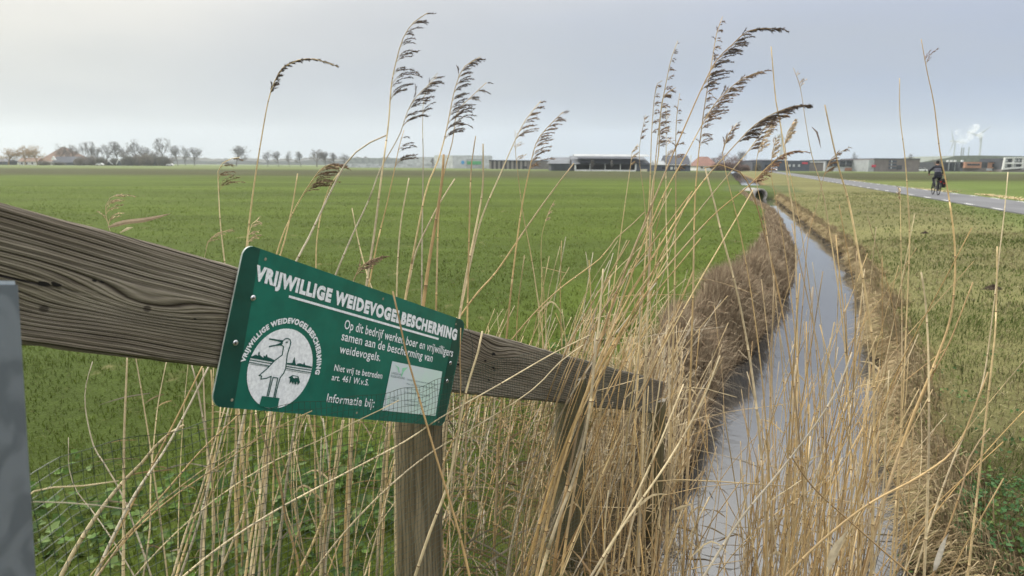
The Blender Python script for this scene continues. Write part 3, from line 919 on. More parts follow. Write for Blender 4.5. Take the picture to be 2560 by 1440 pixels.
zz_ = z_ + .0022 * np.sin(S_ * 43 + K_ * .3) * (K_ < 60)
s2 = S_ + .002 * np.sin(z_ * 31 + S_ * 9) + .010 * np.sin(K_ * .09 + 1.0)
PT = S0 * np.array([1, 1, 0]) + s2[..., None] * exh + (offs - np.dot(np.array([0, 0, 0]), enh))[..., None] * enh
PT[..., 2] = zz_
mb = MB()
for i in range(nc): mb.tube(PT[i], .00045, 3, cap=False)
for k in range(nr): mb.tube(PT[:, k], .00045 if k else .0006, 3, cap=False)
M_wire = plain('dark_wire', (.035, .055, .04), .5, .3, 80, .4)
wm = thing('wire_mesh', PT[0, 0] * np.array([1, 1, 0]), 'fine dark square wire mesh hanging in front of the rail and sign', 'wire mesh')
mb.build('mesh_wires', M_wire, wm)
mb = MB()
for (x_, y_, s_) in ((1125, 1075, 1),):
    c0 = mesh_pt(x_, y_, 0) + enh * .01; aa = np.linspace(0, 11, 40)
    mb.tube([c0 + np.array([.018 * s_ * math.sin(a_ * .7) + .004 * a_ * s_ - .02, .01 * math.cos(a_ * 1.3), .02 * s_ * math.cos(a_ * .9) + .003 * a_ * s_]) for a_ in aa], .0008, 4)
mb.build('twisted_wire_end', plain('rusty_wire', (.05, .03, .02), .7, .3, 90), wm)
mb = MB(); a_ = np.linspace(0, 1, 14); p0, p1, p2 = on_sign(1157, 805, .01), on_sign(1200, 850, .02), on_sign(1168, 950, .02)
mb.tube([p0 * (1-u_)**2 + p1 * 2 * u_ * (1-u_) + p2 * u_**2 for u_ in a_], .0006, 4); mb.build('loose_wire', M_wire, wm)

# ------------------------------------------------------------------ reeds
STRAW = [(.60, .455, .24), (.54, .38, .18), (.68, .555, .34), (.42, .28, .13), (.52, .455, .34), (.58, .39, .16)]
NODEC = (.15, .09, .05)
UPW = np.array([0, 0, 1.0])
def catmull(p, step):
    p = np.asarray(p, float); q = np.vstack([2*p[0] - p[1], p, 2*p[-1] - p[-2]]); out = []
    for i in range(1, len(q) - 2):
        L = np.linalg.norm(q[i+1] - q[i]); m_ = max(1, int(L / step))
        for k in range(m_):
            t_ = k / m_; t2, t3 = t_*t_, t_*t_*t_
            out.append(.5 * ((2*q[i]) + (-q[i-1] + q[i+1])*t_ + (2*q[i-1] - 5*q[i] + 4*q[i+1] - q[i+2])*t2 + (-q[i-1] + 3*q[i] - 3*q[i+1] + q[i+2])*t3))
    out.append(q[-2]); return np.array(out)
def stem_into(mb, pts, r0, r1, tone, g_, step=.035, sides=5, nodes=True):
    c_ = catmull(pts, step); seg = np.linalg.norm(np.diff(c_, axis=0), axis=1); s_ = np.concatenate([[0], np.cumsum(seg)]); L = s_[-1]
    t_ = s_ / L; r = r0 + (r1 - r0) * t_ ** 1.3
    col = np.tile(np.array(tone), (len(c_), 1)) * (1 + .12 * np.sin(s_ * 9 + g_.uniform(0, 6)))[:, None]
    foot_shade = np.clip(.42 + s_ / .45, 0, 1)[:, None]; col = col * (1 - (1 - foot_shade) * np.array([.8, .9, 1.0]))      # foot darkened in the colour for shade deep among the reeds, with some staining
    if nodes:
        fac = g_.uniform(.85, 1.1); mixg = 0; P2, R2, C2 = [c_[0]], [r[0]], [col[0]]; nxt = g_.uniform(.05, .16)
        for i in range(1, len(c_)):
            while s_[i] > nxt and t_[i] < .93:
                f_ = (nxt - s_[i-1]) / max(s_[i] - s_[i-1], 1e-6); pp = c_[i-1] + (c_[i] - c_[i-1]) * f_; d_ = nrm(c_[i] - c_[i-1])
                rr = r[i]
                for o_, k_, cc in ((-.0018, 1.0, col[i]), (-.0006, 1.14, NODEC), (.0012, 1.14, NODEC), (.0024, 1.0, col[i] * 1.1)):
                    P2.append(pp + d_ * o_); R2.append(rr * k_); C2.append(np.array(cc))
                nxt += g_.uniform(.11, .28); fac = g_.uniform(.72, 1.12); mixg = g_.choice([0, 0, 0, .4])
            P2.append(c_[i]); R2.append(r[i]); C2.append(col[i] * fac * (1 - mixg) + mixg * np.array((.40, .34, .26)) * fac * g_.uniform(.7, 1.1))
        c_, r, col = np.array(P2), np.array(R2), np.array(C2)
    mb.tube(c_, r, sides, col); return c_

def spikelet(mb, p, d_, l_, w_, c_):
    a_ = nrm(np.cross(d_, (0.2, .9, .3))); b_ = np.cross(d_, a_)
    v = [p, p + d_*l_*.35 + a_*w_, p + d_*l_*.35 - a_*w_*.5 + b_*w_*.87, p + d_*l_*.35 - a_*w_*.5 - b_*w_*.87, p + d_*l_]
    mb.add(v, [(0,2,1),(0,3,2),(0,1,3),(4,1,2),(4,2,3),(4,3,1)], c_)
def plume_into(mb, c_, spec, d_mean, g_):
    t0, nb, lpx, dens, dark, droop0, spread = spec
    seg = np.linalg.norm(np.diff(c_, axis=0), axis=1); s_ = np.concatenate([[0], np.cumsum(seg)]); L = s_[-1]
    ltop = lpx / F * d_mean * .92
    k0 = int(len(c_) * t0); mb.tube(c_[k0:], np.linspace(.0013, .0006, len(c_) - k0), 4, np.array(dark) * .8 + np.array(STRAW[0]) * .25, cap=False)
    nb = int(nb * 1.6)
    for i in range(nb):
        droop = droop0 * g_.uniform(.15, 1.0); q_ = (int(i / 3.6) * 3.6 + g_.uniform(-.5, .9)) / nb; q_ = min(max(q_, 0), .97); s0 = L * (t0 + (1 - t0) * q_)
        k = min(np.searchsorted(s_, s0), len(c_) - 1); k = max(k, 1); base = c_[k-1] + (c_[k] - c_[k-1]) * ((s0 - s_[k-1]) / max(s_[k] - s_[k-1], 1e-6)); tg = nrm(c_[k] - c_[k-1])
        ll = ltop * (1 - .68 * q_) * g_.uniform(.35, 1.15)
        side = 1 if g_.uniform() < .97 else -.4
        d0 = nrm(tg * 1.0 + rt * side * spread * g_.uniform(.0, .45) + fwd * g_.normal(0, .16)); m_ = 8; pts = [base]
        for j in range(m_):
            d0 = nrm(d0 + rt * (.06 + .16 * spread) * side + UPW * (-droop) * (.3 + 1.5 * j / m_)); pts.append(pts[-1] + d0 * ll / m_)
        pts = np.array(pts); tc_ = np.array(dark) * 1.6 * .5 + np.array(STRAW[0]) * .4
        mb.tube(pts, np.linspace(.0006, .00035, m_ + 1), 3, tc_, cap=False)
        for _ in range(int(dens * 2.6 * ll / .1)):
            u_ = g_.uniform(.3, 1.0) * m_; j = min(int(u_), m_ - 1); p = pts[j] + (pts[j+1] - pts[j]) * (u_ - j)
            dd = nrm(nrm(pts[j+1] - pts[j]) + rt * g_.normal(.1, .32) + fwd * g_.normal(0, .35) + UPW * g_.normal(0, .36))
            cc = np.array(dark) * g_.uniform(.5, 1.6) * (1 if g_.uniform() < .85 else 2.4)
            spikelet(mb, p, dd, g_.uniform(.005, .012), g_.uniform(.0005, .0011), cc)
def ribbon_into(mb, pts, w_, col):
    c_ = catmull(pts, .02); n = len(c_); t_ = np.linspace(0, 1, n)
    wd = w_ * np.minimum(1, np.minimum(t_ * 6 + .3, (1 - t_) * 2.2 + .03)); v, f = [], []
    for i in range(n):
        tg = nrm(c_[min(i+1, n-1)] - c_[max(i-1, 0)]); sd_ = nrm(np.cross(tg, fwd)); k = nrm(np.cross(tg, sd_))
        v += [c_[i] + sd_ * wd[i] / 2, c_[i] + k * wd[i] * .12, c_[i] - sd_ * wd[i] / 2]
    for i in range(n - 1): f += [(i*3, i*3+1, i*3+4, i*3+3), (i*3+1, i*3+2, i*3+5, i*3+4)]
    mb.add(v, f, col)

DK = (.075, .055, .042); BR = (.16, .11, .075); PA = (.34, .26, .17)
gr = np.random.default_rng(99)
def reed(label, pts, d0, d1, wpx, plume=None, tone=0, leaf=None, group=None, extend=True):
    n = len(pts); p3 = [P(x, y, d0 + (d1 - d0) * i / (n - 1)) for i, (x, y) in enumerate(pts)]
    ext = []
    if extend:
        tg = nrm(p3[0] - p3[1]); cur = p3[0]
        for _ in range(30):
            tg = nrm(tg * .86 + np.array([0, .0, -1]) * .14); cur = cur + tg * .12; ext.append(cur)
            if cur[2] < max(float(terr(cur[0], cur[1])), WZ) - .05: break
    p3 = ext[::-1][::1] + p3
    tone_ = np.array(STRAW[tone]) * gr.uniform(.85, 1.12)
    r0 = wpx / 2 / F * d0
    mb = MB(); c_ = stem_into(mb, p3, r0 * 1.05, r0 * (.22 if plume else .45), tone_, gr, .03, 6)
    if not plume and not leaf:
        o = mb.build('reed_stalk', M_reed, None, True); o.data.transform(Matrix.Translation(Vector([-float(v) for v in c_[0]]))); o.location = [float(v) for v in c_[0]]
        return tag(o, label, 'reed', group or 'dry reeds around the rail and the ditch')
    root = thing('reed', c_[0], label, 'reed', group or 'dry reeds around the rail and the ditch')
    mb.build('stem', M_reed, root, True)
    if plume:
        mb = MB(); plume_into(mb, catmull(p3[len(ext):], .02), plume, d1, gr); mb.build('plume', M_plume, root)
    for lf in (leaf or []):
        lp, lw, lc = lf; mb = MB(); dl = d1 if lp[0][1] < 700 else d0
        ribbon_into(mb, [P(x, y, dl - .01 * i) for i, (x, y) in enumerate(lp)], lw / F * dl, lc); mb.build('leaf', M_reed, root)
    return root
def c8(*a): return [(1500 + x * .486, y * .486) for x, y in a]
def c7(*a): return [(900 + x * .486, y * .486) for x, y in a]
def c2(*a): return [(x * .4028, 860 + y * .4028) for x, y in a]
def c3(*a): return [(500 + x * .375, 900 + y * .375) for x, y in a]

# (t0, branches, longest branch px, spikelets per 10 cm, colour, droop, spread)
reed('tall reed arching to the right with one long dense dark plume against the left sky', [(614,640),(630,500),(648,380),(670,255),(688,200),(708,168),(745,150),(790,148),(846,167)], 2.3, 2.2, 7, (.64, 34, 34, 34, DK, .10, .15))
reed('short pale reed with curled loose plume directly left of the tall arching reed', [(562,660),(551,560),(546,470),(545,430),(556,408),(580,396),(600,393)], 2.5, 2.4, 7, (.55, 9, 75, 22, BR, .16, .9), 2)
reed('small reed with curled plume and two broad leaves standing behind the rail', [(285,620),(272,565),(265,540),(264,515),(275,495),(293,486),(316,487)], 2.3, 2.3, 5, (.35, 10, 70, 20, PA, .14, 1.0), 2, [([(270,568),(310,556),(360,550),(400,541),(427,534)], 11, (.36, .27, .18)), ([(300,582),(318,572),(333,568)], 7, (.6, .5, .33))])
reed('short reed with three heavy brown plume tufts blowing right above the sign', [(690,640),(712,575),(745,508),(778,455),(800,425),(822,412),(850,418)], 2.5, 2.4, 7, (.55, 20, 110, 34, BR, .10, .8))
reed('grey bent bare reed curving up to the right behind the sign top', [(742,650),(770,598),(800,535),(832,468),(862,412),(890,380),(925,356),(966,338)], 2.2, 2.2, 8, None, 4)
reed('greyish reed leaning right with hanging dark plume below its tip, left of centre', [(838,690),(880,590),(922,500),(950,425),(980,372),(1002,330),(1020,275),(1042,240),(1068,215),(1093,190)], 2.3, 2.3, 7, (.72, 18, 85, 30, DK, .10, .8), 4)
reed('tallest reed left of centre with well spaced drooping plume tufts', [(918,700),(935,590),(950,470),(962,380),(972,300),(978,215),(990,155),(1008,95),(1035,55),(1069,32)], 2.3, 2.3, 9, (.64, 17, 95, 32, DK, .17, .75), 2)
reed('bare reed crossing just right of the tallest left reed', [(925,700),(945,600),(965,520),(985,430),(997,370),(1010,325)], 2.4, 2.4, 7, (.75, 6, 70, 30, DK, .15, 1.0), 1)
reed('dense plumed reed bending right, middle of the left sky group', c7((250,1440),(335,1000),(400,830),(440,690),(490,450),(540,340),(620,292)), 2.3, 2.3, 8, (.60, 28, 80, 32, DK, .09, .75), 0)
reed('slender upright reed with small pale plume just behind the tallest left reed', c7((320,1200),(325,830),(322,640),(330,500),(365,410),(400,375)), 2.5, 2.5, 6, (.72, 11, 45, 26, DK, .1, .7), 4)
reed('reed with a short drooping dark fork beside a thin straight tip', c7((395,1440),(405,1100),(430,900),(475,730),(500,580),(570,500),(650,425)), 2.4, 2.4, 7, (.72, 12, 70, 26, DK, .22, .8), 1)
reed('straight bare reed stub with cut top at the far grey building', c7((560,1270),(570,900),(580,800),(595,700)), 2.4, 2.4, 6, None, 1)
reed('thick straight bare reed just right of the grey building stub', c7((550,1400),(610,1100),(632,950),(633,740)), 2.5, 2.5, 8, None, 2)
reed('reed leaning right with feathery brown plume above the dark striped shed', c7((550,1440),(620,1140),(720,900),(790,740),(850,620),(930,520)), 2.5, 2.5, 8, (.76, 13, 62, 26, BR, .08, .8), 2)
reed('reed with long one sided brown plume above the dark striped shed, rightmost there', c7((800,1300),(830,1080),(870,880),(905,740),(960,660),(1045,575)), 2.5, 2.5, 7, (.55, 24, 70, 26, BR, .08, .8), 1)
reed('long bare reed leaning right whose tip stands before the low grey shed roof', c7((610,1500),(700,1400),(830,1210),(920,1080),(1000,970),(1100,840)), 2.6, 2.6, 6, None, 1)
reed('bare reed stub on the green field left of the crossing reeds', c7((190,1450),(192,1380),(210,1150),(252,915)), 2.4, 2.4, 6, None, 2)
reed('bare reed slanting right across the crossing bundle, tip at the dark field strip', c7((255,1440),(290,1290),(380,1100),(425,1020),(488,920)), 2.4, 2.4, 7, None, 2)
reed('bare stalk bundle stub with a broken thick brown top', [(1075,640),(1095,520),(1106,440),(1109,386)], 2.3, 2.3, 13, None, 3)
reed('thin grass like green stem with narrow spike on the field', c7((935,1440),(932,1250),(950,1150),(985,1060),(1003,1030)), 2.3, 2.3, 3.5, (.7, 7, 18, 30, PA, .0, .2), 0)
reed('very thin reed bending left with sparse pale top, over the field middle', c7((900,1440),(870,1260),(840,1110),(815,920),(800,780),(798,670)), 2.6, 2.6, 4.5, (.78, 6, 35, 14, PA, .08, .8), 0)
reed('small pale curled reed between the rail and the arching reed', [(512,640),(520,605),(540,585),(562,578),(583,572)], 2.2, 2.2, 3, (.3, 7, 40, 12, PA, .12, .8), 2)
reed('short reed with pale green drooping plume right above the sign corner', [(622,640),(620,590),(630,560),(648,545)], 2.2, 2.2, 5, (.3, 9, 42, 18, PA, .15, .9), 2)
reed('low reed with two flat brown plume tufts touching the sign top edge', [(880,720),(884,700),(898,670),(925,650),(958,640)], 2.0, 2.0, 5, (.25, 14, 60, 28, BR, .08, .6), 3)
reed('bare reed behind the sign left of the grey bent reed', [(700,640),(712,600),(730,520),(744,434)], 2.4, 2.4, 6, None, 0)
reed('bare thin reed rising right of the flat brown plume', [(790,660),(792,600),(806,520),(830,455),(850,430)], 2.5, 2.5, 5, None, 0)
reed('bare reed behind the sign leaning left below the dense plumed reed', [(935,735),(922,700),(905,640),(893,590),(880,520)], 2.6, 2.6, 5, None, 2)
# right hand group
reed('tall reed leaning right with the longest heavy dark plume over the ditch', c8((110,1440),(330,900),(450,620),(530,440),(600,310),(680,230),(760,160),(850,145),(940,150)), 2.1, 2.1, 8, (.64, 34, 85, 34, DK, .1, .55), 3)
reed('tallest nearly upright reed of the right group with small curled tufts', c8((480,1440),(490,1000),(520,680),(550,470),(580,290),(600,170),(630,85)), 2.3, 2.3, 7, (.50, 34, 42, 26, BR, .22, .8), 1)
reed('upright reed with tufted pale tip left of the tallest reed over the ditch', c8((250,1440),(265,1000),(300,800),(310,600),(345,400),(370,290),(400,210)), 2.3, 2.3, 8, (.55, 26, 36, 24, BR, .2, .8), 2)
reed('upright reed with hooked dark top, leftmost of the tufted right hand reeds', c8((225,1440),(255,1000),(265,700),(280,500),(295,430),(320,415)), 2.4, 2.4, 7, (.72, 14, 32, 24, BR, .25, .8), 0)
reed('reed with dense hooked brown plume between two upright tufted reeds', c8((260,1300),(280,900),(310,590),(330,490),(390,450)), 2.3, 2.3, 7, (.62, 16, 45, 28, BR, .15, .8), 0)
reed('upright reed with small dark tufts standing alone right of the tufted reeds', c8((385,1400),(390,1100),(390,700),(400,550),(410,480)), 2.4, 2.4, 7, (.55, 15, 35, 26, BR, .2, .8), 0)
reed('plain upright reed with fuzzy pale side tufts', c8((350,1440),(340,1100),(340,800),(340,550)), 2.5, 2.5, 6, (.7, 9, 30, 18, PA, .1, .7), 2)
reed('thin reed with slim brown spike beside the silver roofed barn', c8((240,1200),(225,1000),(205,850),(205,740),(235,590)), 2.5, 2.5, 4.5, (.78, 9, 26, 24, BR, .05, .4), 0)
reed('pale reed with faint fuzzy plume in front of the silver roofed barn', c8((75,1440),(130,1040),(160,830),(165,780),(195,740)), 2.6, 2.6, 5, (.82, 9, 30, 22, PA, .05, .4), 0)
reed('leaning reed with dark layered plume under the longest heavy plume', c8((130,1500),(300,1060),(440,800),(560,580),(640,480),(740,400),(835,365)), 2.1, 2.1, 7, (.68, 30, 75, 32, BR, .09, .6), 1)
reed('leaning reed with thick dark plume reaching right in mid sky over the ditch', c8((200,1440),(480,1000),(700,740),(800,640),(900,580),(1000,545),(1080,542)), 2.0, 2.0, 8, (.66, 36, 80, 36, DK, .09, .5), 1)
reed('leaning reed with low ragged plume passing under the thick dark plume', c8((240,1440),(520,1070),(760,780),(860,640),(920,600),(960,590)), 2.1, 2.1, 7, (.74, 20, 60, 28, BR, .08, .6), 0)
reed('lowest leaning reed with dense brown plume in front of the road', c8((290,1440),(560,1130),(760,960),(860,860),(930,800),(1000,778),(1060,780)), 2.0, 2.0, 8, (.66, 24, 55, 26, (.2, .12, .08), .08, .4), 5)
reed('bare reed leaning right over the meadow left of the ditch bank', c8((-200,1480),(0,1330),(80,1230),(170,1150),(230,1090)), 2.4, 2.4, 5, None, 1)
reed('pale bare reed leaning left across the culvert end of the ditch', c8((690,1440),(620,1180),(590,1050),(560,940),(540,860)), 2.3, 2.3, 8, None, 2)
reed('long thin bare reed tip standing left of the faint white mast', c8((1010,1440),(1000,1150),(970,950),(930,650),(905,520),(880,240)), 2.3, 2.3, 6, None, 0)
reed('thin reed with tiny hanging leaf curl right of the thick dark plume', c8((1220,1440),(1150,1010),(1090,800),(1060,640),(1030,450),(995,350)), 2.3, 2.3, 6, (.9, 4, 25, 14, PA, .1, .5), 0, [([(2030,318),(2042,330),(2048,350),(2052,372)], 5, (.12, .09, .08))])
reed('thin reed with a sharply bent tip pointing right above the road bend', [(2185,1010),(2182,860),(2165,740),(2144,620),(2123,509),(2100,430),(2083,360),(2062,262)], 2.2, 2.2, 8, None, 0)
reed('tall lone reed on the right with small forked tip against the sky', [(2290,1020),(2340,900),(2375,800),(2387,700),(2386,600),(2370,480),(2350,380),(2335,260),(2318,180),(2303,98)], 2.3, 2.3, 9, (.93, 3, 50, 14, (.16, .1, .07), .02, .5), 1)
reed('thin bare reed left of the lone tall reed', [(2262,900),(2268,760),(2274,600),(2270,500),(2262,390),(2250,290),(2249,195)], 2.4, 2.4, 5, None, 0)
reed('reed with small ragged brown head beside the thin bare reed, before the road', [(2255,900),(2254,700),(2252,600),(2251,520),(2250,470)], 2.4, 2.4, 6, (.92, 5, 30, 12, PA, .25, -.5), 0)
reed('pale thin reed furthest right, crossing the road edge dash', [(2383,1150),(2425,1050),(2458,950),(2480,800),(2498,640),(2512,520),(2520,430)], 2.3, 2.3, 5, None, 2)
reed('thick pale cut reed stub on the verge side', [(2322,960),(2320,860),(2314,760),(2303,680)], 2.2, 2.2, 9, None, 2)
reed('short dark bare twig like reed leaning right beside the lone reed', [(2345,910),(2372,860),(2400,790),(2432,706)], 2.3, 2.3, 6, None, 3)
reed('stiff bare reed with cut top far right in front of the verge', [(2480,905),(2488,830),(2492,700),(2493,616)], 2.3, 2.3, 7, None, 0)
reed('blurred fluffy reed left of the faint mast, smaller one', c8((700,1100),(650,900),(630,790),(660,690),(705,635)), 1.9, 1.9, 6, (.72, 12, 35, 26, BR, .06, .4), 1)
reed('fluffy brown reed right of the thick dark plume', c8((1000,1000),(960,820),(950,740),(965,680),(1005,610)), 1.8, 1.8, 5, (.62, 16, 34, 28, PA, .04, .4), 1)
reed('fluffy upright reed under the thick dark plume', c8((840,1100),(800,900),(820,760),(850,690),(885,640)), 1.9, 1.9, 5, (.65, 14, 34, 26, PA, .05, .4), 1)
reed('fluffy short reed just over the dark far buildings', c8((920,1100),(880,900),(885,790),(910,710)), 1.9, 1.9, 5, (.7, 12, 30, 26, PA, .04, .4), 1)
reed('reed with small dark plume over the brick factory', [(2010,720),(2020,600),(2040,520),(2060,440),(2080,395),(2124,368)], 2.2, 2.2, 5, (.74, 12, 35, 28, BR, .06, .5), 3)
reed('dark twisted reed leaf stem over the ditch end', [(1905,560),(1880,480),(1850,430),(1800,412),(1760,420)], 2.0, 2.0, 6, None, 3)
# in front of the rail and the sign
reed('brown stalk crossing in front of the sign from its top edge down to the post', [(1180,1470),(1150,1340),(1105,1190),(1075,1090),(1045,985),(1015,880),(996,790),(982,728)], 1.15, 1.12, 9, None, 3)
reed('pale snapped reed with frayed top standing in front of the rail, right of the sign', [(1035,1450),(1075,1330),(1120,1210),(1140,1110),(1165,980),(1195,880),(1206,828)], 1.55, 1.5, 10, None, 2)
reed('thin brown reed along the right edge of the sign', [(1110,1430),(1130,1250),(1145,1080),(1152,960),(1150,900),(1152,820)], 1.5, 1.45, 5, None, 3)
reed('long reed lying aslant from the wire mesh up to its bent tip over the rail', [(560,1360),(700,1270),(850,1190),(1010,1105),(1100,1045),(1250,960),(1380,885),(1474,838)], 1.5, 1.75, 7, None, 2)
reed('second aslant reed under the longer one, tip near the rail top', [(980,1210),(1080,1130),(1200,1060),(1330,975),(1400,905),(1458,862)], 1.7, 1.8, 6, None, 2)
reed('straw tip poking over the sticker on the sign', [(690,1150),(800,1100),(880,1058),(950,1025),(997,1001)], 1.25, 1.22, 5, None, 2)
reed('straw tip touching the lower sign edge below the emblem', [(500,1180),(600,1120),(700,1065),(780,1027)], 1.15, 1.12, 5, None, 0)
reed('dark stick slanting down from under the emblem through the mesh', [(750,1450),(742,1390),(715,1300),(702,1220),(680,1150),(655,1085),(638,1035)], 1.45, 1.4, 10, None, 3)
reed('thick pale reed with cut top in front of the rail over the reed bundle', [(1395,1300),(1440,1180),(1470,1050),(1487,900),(1500,780),(1508,672)], 1.9, 1.9, 10, None, 2)
reed('bright leaning reed crossing the whole right stand from lower left', [(1440,1500),(1478,1440),(1553,1320),(1669,1155),(1755,1004),(1800,889)], 1.7, 1.75, 9, None, 2)
reed('bright straight reed crossing beside the bright leaning one', [(1450,1500),(1490,1440),(1560,1300),(1640,1130),(1709,960)], 1.7, 1.75, 8, None, 2)
reed('reed arching from the ditch bottom to the right past the verge', [(2080,1330),(2180,1255),(2300,1190),(2390,1120),(2440,1010),(2470,930)], 1.8, 1.8, 8, None, 1)
reed('whitish reed crossing the water from lower left to upper right', [(1760,1440),(1850,1300),(1940,1190),(2040,1060),(2100,960),(2130,880)], 1.8, 1.8, 8, None, 4)
reed('brown reed lying to the right across the dense stand over the water', [(2290,1450),(2200,1370),(2110,1290),(2030,1215),(1965,1120)], 1.9, 1.9, 7, None, 3)
reed('reed with a broad cream leaf blade low in the stand', [(2068,1450),(2070,1350),(2075,1250),(2078,1150)], 1.8, 1.8, 7, None, 0, [([(2070,1425),(2085,1380),(2105,1345),(2122,1322)], 20, (.62, .52, .36))])
reed('dark stem with peeling white sheath at the right end of the stand', [(2330,1450),(2355,1360),(2385,1280),(2410,1200),(2420,1150),(2450,1100),(2475,1070)], 1.8, 1.8, 7, None, 3, [([(2335,1430),(2348,1390),(2362,1350),(2372,1332)], 15, (.66, .6, .5))])
reed('reed with a flat pale leaf sticking right over the water', [(1900,1450),(1880,1350),(1862,1250),(1850,1150)], 1.9, 1.9, 6, None, 0, [([(1680,1275),(1705,1268),(1735,1258)], 9, (.6, .48, .3))])
# below the rail on the left
reed('stout pale reed pair standing upright under the rail on the left', c2((765,1460),(768,1100),(770,600),(785,200),(790,60)), 2.0, 2.0, 10, None, 2)
reed('thick grey reed leaning right under the sign corner', c2((585,1460),(700,1200),(840,930),(1010,680),(1150,430),(1300,130)), 1.8, 1.9, 10, None, 4)
reed('brown reed leaning right beside the thick grey one', c2((600,1440),(700,1220),(880,880),(1060,530),(1260,130)), 1.9, 2.0, 8, None, 1)
reed('thin grey curved stem with bare hooked tip on the left grass', c2((790,1020),(740,900),(640,730),(580,630),(530,400),(535,250),(575,110)), 2.3, 2.3, 5, None, 4)
reed('slender pale stem with small buds left of the sign', c2((890,1440),(930,1150),(935,850),(960,560),(985,350),(1035,100)), 2.2, 2.2, 5, None, 2)
reed('long straw aslant through the mesh toward the sign, upper of two', c2((600,1450),(800,1180),(1050,890),(1250,660),(1490,430)), 1.5, 1.6, 8, None, 1)
reed('long straw aslant through the mesh toward the sign, lower of two', c2((560,1500),(760,1240),(930,1070),(1100,930),(1350,760),(1600,590)), 1.5, 1.6, 7, None, 1)
reed('short pale pointed leafy stem leaning right on the left grass', c2((770,850),(880,740),(960,640),(1060,550),(1140,503)), 2.2, 2.2, 13, None, 2)
reed('thin curved grey stem at the far left grass', c2((700,1220),(560,1020),(480,920),(430,780),(425,580)), 2.3, 2.3, 4, None, 4)
reed('broad dry leaf blade reaching in from the steel post, upper one', c2((150,960),(210,915),(330,890),(520,880),(735,850)), .82, .9, 9, None, 2)
reed('broad dry leaf blade reaching in from the steel post, lower one', c2((150,985),(215,980),(400,985),(600,1000),(810,1030)), .82, .9, 7, None, 4)
for i, pts in enumerate([c2((1060,1480),(1150,1180),(1250,900),(1320,650),(1400,380)), c2((1085,1470),(1180,1180),(1270,900),(1345,640),(1370,380)), c2((1110,1470),(1220,1150),(1300,850),(1370,600),(1420,390)),
        c2((1255,1460),(1270,1150),(1290,800),(1270,400),(1260,150)), c2((1310,1460),(1330,1100),(1315,800),(1320,400),(1310,160)), c2((1240,1460),(1260,1100),(1300,760),(1230,300),(1190,130))]):
    reed('pale reed in the tight bundle under the lower left corner of the sign', pts, 1.9 + .03 * i, 2.0, 8, None, (2, 0, 4)[i % 3], group='reeds bundled under the left sign corner')
for i, pts in enumerate([c3((330,1460),(370,1150),(400,900),(430,600),(460,340)), c3((300,1460),(345,1150),(420,800),(455,500),(480,340)), c3((350,1460),(395,1150),(430,850),(470,560),(500,350)), c3((390,1460),(415,1200),(440,900),(450,600),(470,340)),
        c3((120,1450),(240,1160),(330,900),(400,700),(440,560)), c3((640,1450),(740,1250),(830,1020),(880,800),(960,400)), c3((800,1460),(830,1180),(890,850),(935,600),(950,400)), c3((830,1460),(850,1200),(880,1000),(860,700),(820,390))]):
    reed('pale reed in the upright bundle under the middle of the sign', pts, 2.1 + .02 * i, 2.2, 8, None, (2, 0, 2, 4)[i % 4], group='reeds bundled under the middle of the sign')
n_traced = len([o for o in bpy.data.objects if o.get('category') == 'reed'])

